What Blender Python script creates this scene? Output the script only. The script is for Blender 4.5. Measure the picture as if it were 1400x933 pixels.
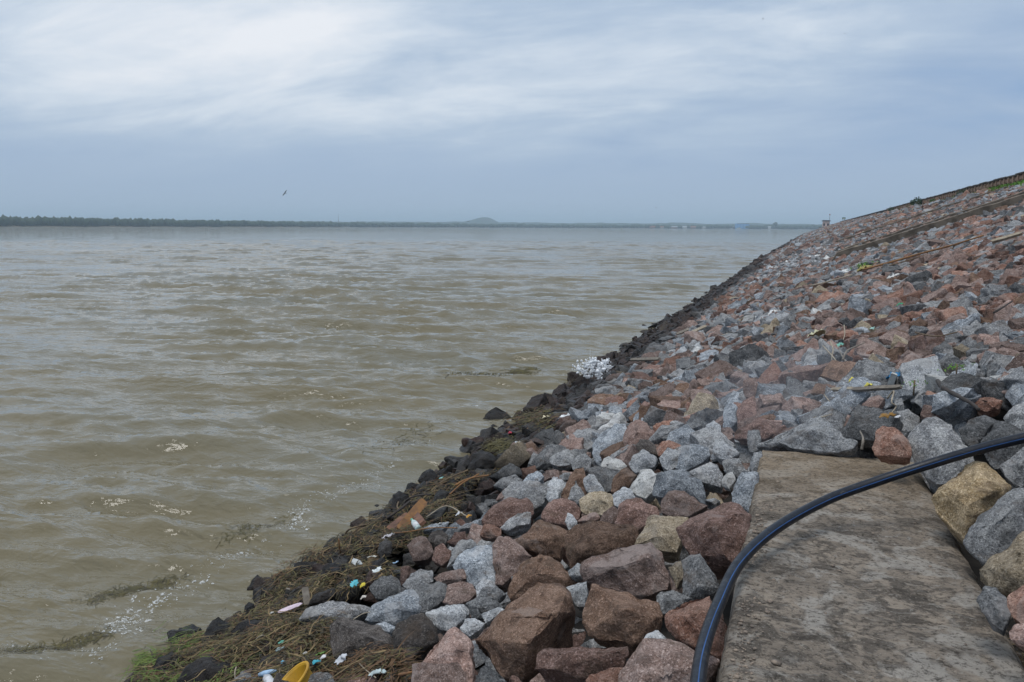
import bpy, bmesh, math, random
import numpy as np
from mathutils import Vector, Matrix, Euler, noise

for o in list(bpy.data.objects):
    bpy.data.objects.remove(o)
random.seed(7)
rng = np.random.default_rng(11)
SC = bpy.context.scene
COL = SC.collection
R = math.radians

# ------------------------------------------------------------------ camera
CAM_H = 3.26
F = 1089.0                                   # focal length in photo pixels (1400 wide)
PITCH = math.atan((466.5 - 310.0) / F)
YAW = math.atan(412 * math.cos(PITCH) / F)   # camera looks left of the dam's axis (+Y)
ROLL = R(0.32)
cam_data = bpy.data.cameras.new('camera')
cam = bpy.data.objects.new('camera', cam_data)
COL.objects.link(cam)
cam_data.sensor_width = 36.0
cam_data.lens = F / 1400 * 36.0
cam_data.clip_start = 0.05
cam_data.clip_end = 30000
cam.location = (0, 0, CAM_H)
fw = Vector((-math.sin(YAW) * math.cos(PITCH), math.cos(YAW) * math.cos(PITCH), -math.sin(PITCH)))
rt = Vector((math.cos(YAW), math.sin(YAW), 0))
up = rt.cross(fw)
rt, up = (rt * math.cos(ROLL) + up * math.sin(ROLL), up * math.cos(ROLL) - rt * math.sin(ROLL))
M = Matrix((rt, up, -fw)).transposed().to_4x4()
M.translation = cam.location
cam.matrix_world = M
SC.camera = cam
CAMP = Vector((0, 0, CAM_H))

# ------------------------------------------------------------------ world and sun
SUN_EL, SUN_AZ = R(74), R(-160)               # azimuth from +Y towards +X
SC.view_settings.view_transform = 'Standard'
SC.view_settings.look = 'None'
SC.view_settings.gamma = 1.0
SC.view_settings.exposure = 0.0
SC.cycles.max_bounces = 6
SC.cycles.volume_bounces = 2
SC.cycles.use_denoising = True
SC.cycles.denoiser = 'OPENIMAGEDENOISE'
SC.cycles.denoising_input_passes = 'RGB_ALBEDO_NORMAL'
SC.cycles.denoising_prefilter = 'ACCURATE'
world = bpy.data.worlds.new('World')
SC.world = world
world.use_nodes = True
WN = world.node_tree
WN.nodes.clear()


class NB:
    """short-hand for building node trees"""
    def __init__(s, tree): s.t = tree
    def n(s, kind, props=None, **ins):
        nd = s.t.nodes.new(kind)
        for k, v in (props or {}).items(): setattr(nd, k, v)
        for k, v in ins.items():
            key = int(k[1:]) if k[0] == 'i' and k[1:].isdigit() else k.replace('_', ' ')
            s.set(nd.inputs[key], v)
        return nd
    def set(s, inp, v):
        if hasattr(v, 'is_output'): s.t.links.new(v, inp)
        elif hasattr(v, 'outputs'): s.t.links.new(v.outputs[0], inp)
        else: inp.default_value = v
    def math(s, op, a, b=0.0, clamp=False):
        nd = s.n('ShaderNodeMath', {'operation': op, 'use_clamp': clamp}); s.set(nd.inputs[0], a); s.set(nd.inputs[1], b); return nd.outputs[0]
    def ramp(s, f, stops, interp='LINEAR'):
        nd = s.n('ShaderNodeValToRGB'); s.set(nd.inputs[0], f)
        cr = nd.color_ramp; cr.interpolation = interp
        while len(cr.elements) < len(stops): cr.elements.new(0.5)
        for e, (p, c) in zip(cr.elements, stops):
            e.position = p; e.color = (*c, 1) if len(c) == 3 else c
        return nd.outputs[0]
    def mix(s, f, a, b, blend='MIX'):
        nd = s.n('ShaderNodeMix', {'data_type': 'RGBA', 'blend_type': blend}); s.set(nd.inputs[0], f)
        for i, v in ((6, a), (7, b)):
            s.set(nd.inputs[i], (*v, 1) if isinstance(v, tuple) and len(v) == 3 else v)
        return nd.outputs[2]
    def maprange(s, v, a, b, c=0.0, d=1.0, smooth=True):
        nd = s.n('ShaderNodeMapRange', {'interpolation_type': 'SMOOTHSTEP' if smooth else 'LINEAR'})
        for i, x in enumerate((v, a, b, c, d)): s.set(nd.inputs[i], x)
        return nd.outputs[0]
    def noise(s, vec, scale, detail=3.0, rough=0.5, dist=0.0):
        nd = s.n('ShaderNodeTexNoise'); s.set(nd.inputs['Vector'], vec)
        for k, v in (('Scale', scale), ('Detail', detail), ('Roughness', rough), ('Distortion', dist)): s.set(nd.inputs[k], v)
        return nd.outputs[0]
    def mapping(s, vec, scale=(1, 1, 1), loc=(0, 0, 0), rot=(0, 0, 0)):
        nd = s.n('ShaderNodeMapping'); s.set(nd.inputs[0], vec)
        nd.inputs['Location'].default_value = loc; nd.inputs['Rotation'].default_value = rot; nd.inputs['Scale'].default_value = scale
        return nd.outputs[0]


w = NB(WN)
tc = w.n('ShaderNodeTexCoord').outputs['Generated']
sep = w.n('ShaderNodeSeparateXYZ', i0=tc)
az = w.math('ARCTAN2', sep.outputs[0], sep.outputs[1])
el = w.math('ARCSINE', sep.outputs[2])
zc = w.math('ADD', w.math('MAXIMUM', sep.outputs[2], 0.0), 0.24)
px_ = w.math('DIVIDE', sep.outputs[0], zc)
py_ = w.math('DIVIDE', sep.outputs[1], zc)
pl = w.n('ShaderNodeCombineXYZ', i0=px_, i1=py_).outputs[0]
rotp = w.mapping(pl, scale=(0.62, 1.0, 1), rot=(0, 0, -YAW + 0.05))
n1 = w.noise(w.mapping(rotp, loc=(0.6, 0.35, 0)), 1.25, 7, 0.56, 0.25)
n2 = w.noise(w.mapping(rotp, scale=(1.0, 1.25, 1), loc=(5.4, 1.7, 0)), 2.6, 8, 0.6, 0.35)
n3 = w.noise(w.mapping(rotp, loc=(13.1, 2.7, 0)), 0.45, 3, 0.5, 0.2)
# the thin bright part of the cloud deck around the veiled sun, wide and soft
def blob(a0, e0, sa, se):
    da = w.math('DIVIDE', w.math('SUBTRACT', az, R(a0)), R(sa)); de = w.math('DIVIDE', w.math('SUBTRACT', el, R(e0)), R(se))
    q = w.math('ADD', w.math('MULTIPLY', da, da), w.math('MULTIPLY', de, de))
    return w.math('EXPONENT', w.math('MULTIPLY', q, -1.0))
b1 = blob(-38, 9.5, 22, 8)
b2 = blob(-58, 34, 50, 30)
bright = w.math('ADD', w.math('MULTIPLY', b1, 0.38), w.math('MULTIPLY', b2, 0.22))
f = w.math('ADD', bright, w.math('MULTIPLY', w.math('SUBTRACT', n1, 0.5), 1.15))
f = w.math('ADD', f, w.math('MULTIPLY', w.math('SUBTRACT', n2, 0.5), 1.0))
f = w.math('ADD', f, w.math('MULTIPLY', w.math('SUBTRACT', n3, 0.5), 0.5))
hi = w.maprange(el, R(0.5), R(9))
f = w.math('ADD', w.math('MULTIPLY', f, hi), w.math('MULTIPLY', el, 0.42))
f = w.math('ADD', f, 0.20, clamp=True)
cloud = w.ramp(f, [(0.0, (0.29, 0.43, 0.66)), (0.22, (0.37, 0.49, 0.68)), (0.48, (0.49, 0.60, 0.75)), (0.72, (0.70, 0.78, 0.88)), (1.0, (0.90, 0.93, 0.98))])
horiz = w.ramp(w.maprange(el, R(-1), R(9)), [(0.0, (0.42, 0.53, 0.68)), (1.0, (0.37, 0.485, 0.675))])
cloud = w.mix(w.maprange(el, R(0.5), R(7)), horiz, cloud)
sky = w.n('ShaderNodeTexSky')
sky.sky_type = 'NISHITA'; sky.sun_disc = False
sky.sun_elevation = SUN_EL; sky.sun_rotation = SUN_AZ; sky.air_density = 1.2; sky.dust_density = 2.0
bg1 = w.n('ShaderNodeBackground', i0=sky.outputs[0], i1=0.08)
bg2 = w.n('ShaderNodeBackground', i0=cloud, i1=1.0)
mx = w.n('ShaderNodeMixShader', i0=0.93, i1=bg1, i2=bg2)
wo = w.n('ShaderNodeOutputWorld'); WN.links.new(mx.outputs[0], wo.inputs[0])

sun_d = bpy.data.lights.new('sun', 'SUN')
sun_d.energy = 1.5; sun_d.angle = R(22); sun_d.color = (1.0, 0.965, 0.91)
sun = bpy.data.objects.new('sun', sun_d); COL.objects.link(sun)
sdir = Vector((math.sin(SUN_AZ) * math.cos(SUN_EL), math.cos(SUN_AZ) * math.cos(SUN_EL), math.sin(SUN_EL)))
sun.rotation_euler = sdir.to_track_quat('Z', 'Y').to_euler()
sun.location = (0, 0, 60)

# ------------------------------------------------------------------ helpers
SLOPE, XW, XCREST, ZCREST = 0.36, -4.63, 12.4, 0.36 * (12.4 + 4.63)
SLAB_Z = CAM_H - 1.55


def ray(px, py):
    v = rt * ((px - 700) / F) + up * ((466.5 - py) / F) + fw
    return v


def at_depth(px, py, d): return CAMP + ray(px, py) * d
def on_z(px, py, z):
    v = ray(px, py); return CAMP + v * ((z - CAM_H) / v.z)
def on_slope(px, py, lift=0.0):
    v = ray(px, py)                       # z = SLOPE*(x-XW)+lift
    t = (CAM_H + SLOPE * XW - lift) / (SLOPE * v.x - v.z)
    return CAMP + v * t
def project(p):
    q = p - CAMP; d = q.dot(fw)
    return 700 + F * q.dot(rt) / d, 466.5 - F * q.dot(up) / d, d
NSL = Vector((-SLOPE, 0, 1)).normalized()


def tag(o, label=None, cat=None, group=None, kind=None):
    if label: o['label'] = label
    if cat: o['category'] = cat
    if group: o['group'] = group
    if kind: o['kind'] = kind
    return o
def empty(name, loc=(0, 0, 0), rz=0.0):
    o = bpy.data.objects.new(name, None); COL.objects.link(o); o.location = loc; o.rotation_euler = (0, 0, rz); o.empty_display_size = 0.1
    return o
def link(name, me, mat=None, parent=None, loc=None, smooth=False):
    if mat is not None:
        me.materials.clear(); me.materials.append(mat)
    o = bpy.data.objects.new(name, me); COL.objects.link(o)
    if parent is not None: o.parent = parent
    if loc is not None: o.location = loc
    if smooth: me.shade_smooth()
    return o
def mesh_np(name, V, Fc):
    me = bpy.data.meshes.new(name)
    V = np.asarray(V, dtype=np.float32); Fc = np.asarray(Fc, dtype=np.int32)
    me.vertices.add(len(V)); me.vertices.foreach_set('co', V.ravel())
    k = Fc.shape[1]
    me.loops.add(Fc.size); me.loops.foreach_set('vertex_index', Fc.ravel())
    me.polygons.add(len(Fc)); me.polygons.foreach_set('loop_start', np.arange(0, Fc.size, k, dtype=np.int32))
    me.polygons.foreach_set('loop_total', np.full(len(Fc), k, dtype=np.int32))
    me.update(calc_edges=True); me.validate()
    return me
def grid_faces(nr, nc):
    i = np.arange(nr - 1)[:, None] * nc + np.arange(nc - 1)[None, :]
    return np.stack([i, i + 1, i + nc + 1, i + nc], -1).reshape(-1, 4)
def pmesh(name, verts, faces):
    me = bpy.data.meshes.new(name); me.from_pydata([tuple(v) for v in verts], [], faces); me.update(); return me
def box_vf(c, s, rz=0.0):
    m = Matrix.Rotation(rz, 3, 'Z')
    vs = [Vector(c) + m @ Vector((s[0] / 2 * a, s[1] / 2 * b, s[2] / 2 * d)) for a in (-1, 1) for b in (-1, 1) for d in (-1, 1)]
    return vs, [(0, 1, 3, 2), (4, 6, 7, 5), (0, 4, 5, 1), (2, 3, 7, 6), (0, 2, 6, 4), (1, 5, 7, 3)]
def boxes(name, lst):
    V, Fs = [], []
    for b in lst:
        v, f_ = box_vf(*b); n0 = len(V); V += v; Fs += [tuple(i + n0 for i in q) for q in f_]
    return pmesh(name, V, Fs)
def catmull(P, n=8):
    P = [Vector(p) for p in P]; P = [P[0] * 2 - P[1]] + P + [P[-1] * 2 - P[-2]]
    out = []
    for i in range(1, len(P) - 2):
        for k in range(n):
            t = k / n; a, b, c, d = P[i - 1:i + 3]
            out.append(0.5 * ((2 * b) + (c - a) * t + (2 * a - 5 * b + 4 * c - d) * t * t + (3 * b - a - 3 * c + d) * t ** 3))
    out.append(P[-2]); return out
def tube(name, P, rad, seg=8, arc=None, face=None):
    """sweep a circle (or, with arc, a strip facing 'face') along P; rad a number or list"""
    V, Fs = [], []
    n = len(P); prev = None
    for i, p in enumerate(P):
        t = (P[min(i + 1, n - 1)] - P[max(i - 1, 0)]).normalized()
        if face is not None:
            u = face(p); u = (u - t * u.dot(t)).normalized()
        else:
            if prev is None:
                prev = Vector((0, 0, 1)) if abs(t.z) < .9 else Vector((1, 0, 0))
            u = (prev - t * prev.dot(t)).normalized(); prev = u
        v_ = t.cross(u)
        r_ = rad[i] if isinstance(rad, (list, tuple)) else rad
        for k in range(seg):
            a = 2 * math.pi * k / seg if arc is None else -arc / 2 + arc * k / (seg - 1)
            V.append(p + (u * math.cos(a) + v_ * math.sin(a)) * r_)
    for i in range(n - 1):
        for k in range(seg if arc is None else seg - 1):
            a, b = i * seg + k, i * seg + (k + 1) % seg
            Fs.append((a, b, b + seg, a + seg))
    if arc is None:
        Fs.append(tuple(range(seg))[::-1]); Fs.append(tuple((n - 1) * seg + k for k in range(seg)))
    me = pmesh(name, V, Fs); me.shade_smooth(); return me
def sheet(name, outline, thick=0.004, crumple=0.0, dome=0.0, n=7, seed=0):
    """thin crumpled piece (plastic, leaf, rag): outline in local xy, fan grid with thickness"""
    rr = random.Random(seed)
    k = len(outline); V = []
    off = Vector((rr.random() * 50, rr.random() * 50, 0))
    for ring in range(n + 1):
        s = ring / n
        for (x, y) in outline:
            p = Vector((x * s, y * s, 0))
            z = dome * (1 - s * s) + crumple * (noise.noise(p * 28 + off) + .6 * noise.noise(p * 60 + off))
            V.append((p.x, p.y, z))
    Fs = [(r * k + j, r * k + (j + 1) % k, (r + 1) * k + (j + 1) % k, (r + 1) * k + j) for r in range(n) for j in range(k)]
    nv = len(V); V += [(x, y, z - thick) for x, y, z in V]; Fs += [tuple(i + nv for i in q[::-1]) for q in Fs]
    Fs += [(n * k + j, nv + n * k + j, nv + n * k + (j + 1) % k, n * k + (j + 1) % k) for j in range(k)]
    me = pmesh(name, V, Fs); me.shade_smooth(); return me
def ell(a, b, n=14, jag=0.0, seed=0):
    rr = random.Random(seed); return [(a * math.cos(2 * math.pi * i / n) * (1 + rr.uniform(-jag, jag)), b * math.sin(2 * math.pi * i / n) * (1 + rr.uniform(-jag, jag))) for i in range(n)]

# ------------------------------------------------------------------ materials
def new_mat(name):
    m = bpy.data.materials.new(name); m.use_nodes = True; m.node_tree.nodes.clear()
    b = NB(m.node_tree); p = b.n('ShaderNodeBsdfPrincipled'); o = b.n('ShaderNodeOutputMaterial'); m.node_tree.links.new(p.outputs[0], o.inputs[0])
    return m, b, p
def plain(name, col, rough=0.6, var=0.25, scale=20, bump=0.1, metallic=0.0, spec=0.5, col2=None):
    m, b, p = new_mat(name)
    oc = b.n('ShaderNodeTexCoord').outputs['Object']
    nz = b.noise(oc, scale, 4, 0.6)
    c2 = col2 or tuple(c * (1 - var) for c in col)
    b.set(p.inputs['Base Color'], b.mix(b.maprange(nz, .35, .65), col, c2))
    p.inputs['Roughness'].default_value = rough; p.inputs['Metallic'].default_value = metallic
    p.inputs['Specular IOR Level'].default_value = spec
    if bump:
        bp = b.n('ShaderNodeBump', Strength=bump, Height=b.noise(oc, scale * 3, 4, .6)); bp.inputs['Distance'].default_value = .01
        b.set(p.inputs['Normal'], bp)
    return m


def rock_mat(name, base, alt, patch=0.35, light=1.6, dark=0.35, grain=1.0):
    m, b, p = new_mat(name)
    tcn = b.n('ShaderNodeTexCoord'); geo = b.n('ShaderNodeNewGeometry'); oi = b.n('ShaderNodeObjectInfo')
    pos = geo.outputs['Position']
    rnd = oi.outputs['Random']
    off = b.n('ShaderNodeVectorMath', {'operation': 'SCALE'}); b.set(off.inputs[0], (37.0, 19.0, 53.0)); b.set(off.inputs['Scale'], rnd)
    vec = b.n('ShaderNodeVectorMath', {'operation': 'ADD'}, i0=pos, i1=off).outputs[0]
    big = b.noise(vec, 7.0, 5, 0.6, 0.6)
    col = b.mix(b.maprange(big, .5 - patch * .3, .5 + patch * .55 + .05), base, alt)
    # granite grains: dark mica, pale feldspar
    g1 = b.noise(vec, 150.0 * grain, 2.0, 0.6)
    g2 = b.noise(b.mapping(vec, loc=(5, 9, 2)), 95.0 * grain, 2.5, 0.65)
    gm = b.n('ShaderNodeMath', {'operation': 'MULTIPLY'}, i0=b.maprange(g1, .50, .60), i1=1 - dark).outputs[0]
    col = b.mix(gm, col, tuple(c * dark * .7 for c in base))
    col = b.mix(b.math('MULTIPLY', b.maprange(g2, .54, .66), .75), col, tuple(min(.75, c * light + .05) for c in alt))
    # veins and broken-out patches of the neighbouring mineral
    vn = b.noise(b.mapping(vec, loc=(31, 4, 15), scale=(1, 1, 1.6)), 5.2, 7, .62, 1.6)
    ve = b.math('SUBTRACT', 1.0, b.math('MULTIPLY', b.math('ABSOLUTE', b.math('SUBTRACT', vn, .5)), 26.0), clamp=True)
    col = b.mix(b.math('MULTIPLY', ve, .35), col, tuple(min(.8, c * 1.5 + .06) for c in alt))
    pt = b.noise(b.mapping(vec, loc=(3, 44, 5)), 3.4, 6, .6, .9)
    col = b.mix(b.math('MULTIPLY', b.maprange(pt, .58, .64), .6), col, tuple((c * .55 + g_ * .45) * 1.15 for c, g_ in zip(alt, (.27, .25, .24))))
    # dust, rust and grime in soft patches
    st = b.noise(b.mapping(vec, loc=(1, 2, 3), scale=(1, 1, 2.2)), 4.5, 6, 0.65)
    col = b.mix(b.math('MULTIPLY', b.maprange(st, .54, .70), .65), col, (0.085, 0.06, 0.042))
    md = b.noise(b.mapping(vec, loc=(21, 12, 3)), 11.0, 5, 0.65)
    col = b.mix(b.math('MULTIPLY', b.maprange(md, .52, .66), .6), col, tuple(c * .30 for c in base))
    # each rock its own tone
    v = b.math('ADD', b.math('MULTIPLY', rnd, .68), .58)
    col = b.mix(1.0, col, b.n('ShaderNodeCombineColor', i0=v, i1=v, i2=v).outputs[0], 'MULTIPLY')
    # rocks washed by the waves are wet and dark
    sz = b.n('ShaderNodeSeparateXYZ', i0=pos).outputs[2]
    wn = b.noise(pos, 1.3, 3, .6)
    lvl = b.math('SUBTRACT', sz, b.math('MULTIPLY', b.math('SUBTRACT', wn, .5), .45))
    wet = b.maprange(lvl, .58, .88, 1.0, 0.0)
    dk = b.mix(1.0, col, (.13, .115, .105), 'MULTIPLY')
    col = b.mix(wet, col, dk)
    b.set(p.inputs['Base Color'], col)
    b.set(p.inputs['Roughness'], b.maprange(wet, 0, 1, .88, .42, smooth=False))
    p.inputs['Specular IOR Level'].default_value = 0.3
    h = b.math('ADD', b.math('MULTIPLY', b.noise(vec, 24, 6, .68), 1.0), b.math('MULTIPLY', g1, .14))
    bp = b.n('ShaderNodeBump', Strength=.85, Height=h); bp.inputs['Distance'].default_value = .026
    b.set(p.inputs['Normal'], bp)
    return m


PAL = {
    'grey': ((.225, .228, .235), (.32, .32, .315)),
    'bluegrey': ((.225, .25, .28), (.37, .39, .41)),
    'lightgrey': ((.37, .385, .405), (.50, .51, .51)),
    'white': ((.60, .60, .58), (.72, .71, .68)),
    'darkgrey': ((.105, .108, .112), (.165, .165, .165)),
    'dark': ((.058, .050, .046), (.10, .085, .075)),
    'brown': ((.165, .098, .066), (.235, .15, .105)),
    'redbrown': ((.17, .100, .079), (.25, .165, .14)),
    'red': ((.265, .135, .095), (.31, .195, .15)),
    'pink': ((.31, .20, .165), (.37, .27, .235)),
    'pinkbrown': ((.215, .145, .12), (.29, .22, .195)),
    'tan': ((.345, .275, .185), (.40, .335, .25)),
    'sandstone': ((.30, .215, .115), (.40, .31, .20)),
}
RM = {k: rock_mat('rock_' + k, a, b_, grain=(0.8 if 'grey' in k else 1.0), dark=(.3 if 'grey' in k else .36), light=(1.6 if 'grey' in k else 1.6)) for k, (a, b_) in PAL.items()}
WORDS = {'grey': 'grey', 'bluegrey': 'blue-grey', 'lightgrey': 'pale grey', 'white': 'whitish', 'darkgrey': 'dark grey', 'dark': 'blackish', 'brown': 'brown',
         'redbrown': 'red-brown', 'red': 'rust-red', 'pink': 'pink', 'pinkbrown': 'pinkish brown', 'tan': 'tan', 'sandstone': 'yellow'}
# ------------------------------------------------------------------ ground and water
def ground_np(X, Y):
    z = SLOPE * (X - XW)
    z = np.where(X > XCREST - .6, ZCREST - .25 + 0 * X, z)
    z = np.where(X > XCREST + 6.5, ZCREST - .25 - .5 * (X - XCREST - 6.5), z)
    z = np.where(z < -3, -3.0, z)
    z = np.where((X > -.7) & (X < 1.5) & (Y < 6.2), np.minimum(z, 1.42), z)
    return z
def ground(x, y): return float(ground_np(np.array([x]), np.array([y]))[0])


xs = np.concatenate([np.arange(-14, -6, 1.0), np.arange(-6, 17, .22), np.arange(17, 60, 2.0)])
ys = np.concatenate([np.arange(-12, 0, 1.0), np.arange(0, 30, .3), np.arange(30, 120, 2), np.arange(120, 470, 10)])
GX, GY = np.meshgrid(xs, ys)
GZ = np.maximum(ground_np(GX, GY), -3)
GZ = GZ + .05 * np.sin(GX * 2.1 + GY * .7) * np.cos(GY * 1.3) - .26
V = np.stack([GX, GY, GZ], -1).reshape(-1, 3)
me = mesh_np('dam_slope', V, grid_faces(len(ys), len(xs)))
m_dirt = plain('dirt_between_rocks', (.030, .026, .022), .95, scale=9, bump=.6, col2=(.018, .015, .013))
o = link('dam_slope', me, m_dirt); tag(o, 'earth slope of the dam showing in dark gaps between the rocks', 'ground', kind='structure')

# lake bed and land beyond the water
def az_dir(px):
    v = ray(px, 311); v = Vector((v.x, v.y, 0)).normalized(); return v
def shore_r(px):
    return float(np.interp(px, [-600, 0, 350, 520, 700, 1000, 1130, 1700, 2400], [700, 980, 1250, 1750, 2050, 2200, 2100, 2000, 1500]))
pxs = list(np.linspace(-560, 2300, 150))
rows = []
offs = [-60, 0, 14, 60, 400, 1500, 4500, 12000]
hts = [-2.5, -.1, 1.0, 1.6, 3, 8, 14, 20]
for k, of in enumerate(offs):
    for p_ in pxs:
        d = az_dir(p_); r_ = shore_r(p_) + 12 * noise.noise(Vector((p_ * .02, 3, 1))) + of
        rows.append((d.x * r_, d.y * r_, hts[k]))
me = mesh_np('far_shore', rows, grid_faces(len(offs), len(pxs)))
m_land = plain('land', (.085, .082, .05), .95, scale=.02, bump=0, col2=(.10, .075, .05))
tag(link('far_shore', me, m_land), 'low earth bank and land across the lake', 'land', kind='structure')
me = pmesh('lake_bed', [(-9000, -200, -3.2), (9000, -200, -3.2), (9000, 14000, -3.2), (-9000, 14000, -3.2)], [(0, 1, 2, 3)])
tag(link('lake_bed', me, m_dirt), 'muddy lake bed under the water', 'ground', kind='structure')

# waves: many short-crested trains rolling in towards the camera
NW = 116
wl = np.exp(rng.uniform(math.log(.17), math.log(5.0), NW))
wdir = rng.normal(0, 1, NW) * np.where(wl > .9, R(13), R(30)) + (-YAW) + R(5)
wk = 2 * math.pi / wl
wkx, wky = wk * np.sin(wdir), wk * np.cos(wdir)
wph = rng.uniform(0, 6.283, NW)
steep = np.where(wl > 1.4, .033, np.where(wl > .5, .066, .056)) * rng.uniform(.6, 1.3, NW)
wamp = steep / wk
wpow = np.where(wl > .9, 4.2, 2.3)
def gust(X, Y):
    return .95 + .5 * np.sin(X * .11 + 1.3 * np.sin(Y * .05)) * np.sin(Y * .13 + 1.1 * np.cos(X * .07)) + .2 * np.sin(X * .37 + Y * .21) * np.sin(Y * .41 - .2 * X)
def wave_h(X, Y, cell=None):
    X = np.asarray(X, float); Y = np.asarray(Y, float)
    h = np.zeros_like(X)
    for i in range(NW):
        s = .5 + .5 * np.sin(wkx[i] * X + wky[i] * Y + wph[i] + 1.1 * np.sin(.23 * X / wl[i] + i) + .7 * np.sin(.17 * (X + Y) / wl[i] + 2 * i) )
        w_ = wamp[i]
        if cell is not None: w_ = w_ * np.clip(wl[i] / (1.9 * cell) - .7, 0, 1)
        h += w_ * (2 * s ** wpow[i] - 2 * (.25 if wpow[i] > 3 else .35))
    h *= gust(X, Y)
    near = np.clip((XW + 5.5 - X) / 5.5 - .0, 0, 1)           # calmer right by the rocks
    return h * (.5 + .5 * np.clip((XW + .5 - X) / 3.5, 0, 1))
rr_ = [2.0]
while rr_[-1] < 11500:
    r_ = rr_[-1]; rr_.append(r_ * (1 + (.0085 if r_ < 14 else .0062 if r_ < 180 else .012 if r_ < 500 else .06)))
ra = np.array(rr_)
aa = np.concatenate([np.linspace(R(-78), R(-60), 40)[:-1], np.linspace(R(-60), R(10), 620), np.linspace(R(10), R(28), 30)[1:]])
RA, AA = np.meshgrid(ra, aa, indexing='ij')
WX, WY = RA * np.sin(AA), RA * np.cos(AA)
cell = np.maximum(np.gradient(ra)[:, None] * np.ones_like(AA), RA * R(.11))
WZ = wave_h(WX, WY, cell)
me = mesh_np('lake_water', np.stack([WX, WY, WZ], -1).reshape(-1, 3), grid_faces(len(ra), len(aa)))
me.shade_smooth()
m_water, b, p = new_mat('muddy_water')
pos = b.n('ShaderNodeNewGeometry').outputs['Position']
wv = b.mapping(pos, scale=(.45, 1.0, 1.0), rot=(0, 0, -YAW))
turb = b.noise(b.mapping(pos, scale=(.08, .16, 1), rot=(0, 0, -YAW)), 1.0, 4, .6)
b.set(p.inputs['Base Color'], b.mix(b.maprange(turb, .35, .7), (.165, .138, .080), (.150, .136, .092)))
p.inputs['Roughness'].default_value = .05
p.inputs['IOR'].default_value = 1.36
def ridge_n(loc, sc, det, dist=.3):
    n_ = b.noise(b.mapping(wv, loc=loc), sc, det, .55, dist)
    return b.math('SUBTRACT', 1.0, b.math('ABSOLUTE', b.math('MULTIPLY', b.math('SUBTRACT', n_, .5), 2.6)))
h0 = b.noise(b.mapping(wv, loc=(2, 8, 4)), .22, 3, .55, .3)
h1 = ridge_n((0, 0, 0), 1.7, 3)
h2 = ridge_n((4, 4, 4), 5.0, 3)
h3 = b.noise(b.mapping(wv, loc=(9, 1, 4)), 16.0, 3, .55, .2)
dcam = b.n('ShaderNodeVectorMath', {'operation': 'LENGTH'}, i0=pos).outputs['Value']
farr = b.maprange(dcam, 60, 600, 1.0, 8.0, smooth=False)
gst = b.maprange(b.noise(b.mapping(wv, loc=(3, 3, 3), scale=(.5, 1, 1)), .16, 3, .6), .35, .65, .55, 1.35)
hh = b.math('ADD', b.math('MULTIPLY', h0, 1.6), b.math('MULTIPLY', gst, b.math('ADD', b.math('MULTIPLY', h1, .42), b.math('ADD', b.math('MULTIPLY', h2, .14), b.math('MULTIPLY', h3, .085)))))
hh = b.math('MULTIPLY', hh, farr)
bp = b.n('ShaderNodeBump', Strength=1.0, Height=hh); bp.inputs['Distance'].default_value = .115
b.set(p.inputs['Normal'], bp)
water = link('lake_water', me, m_water); tag(water, 'wind-ruffled muddy brown lake reaching to the far shore', 'water', kind='structure')

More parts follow.
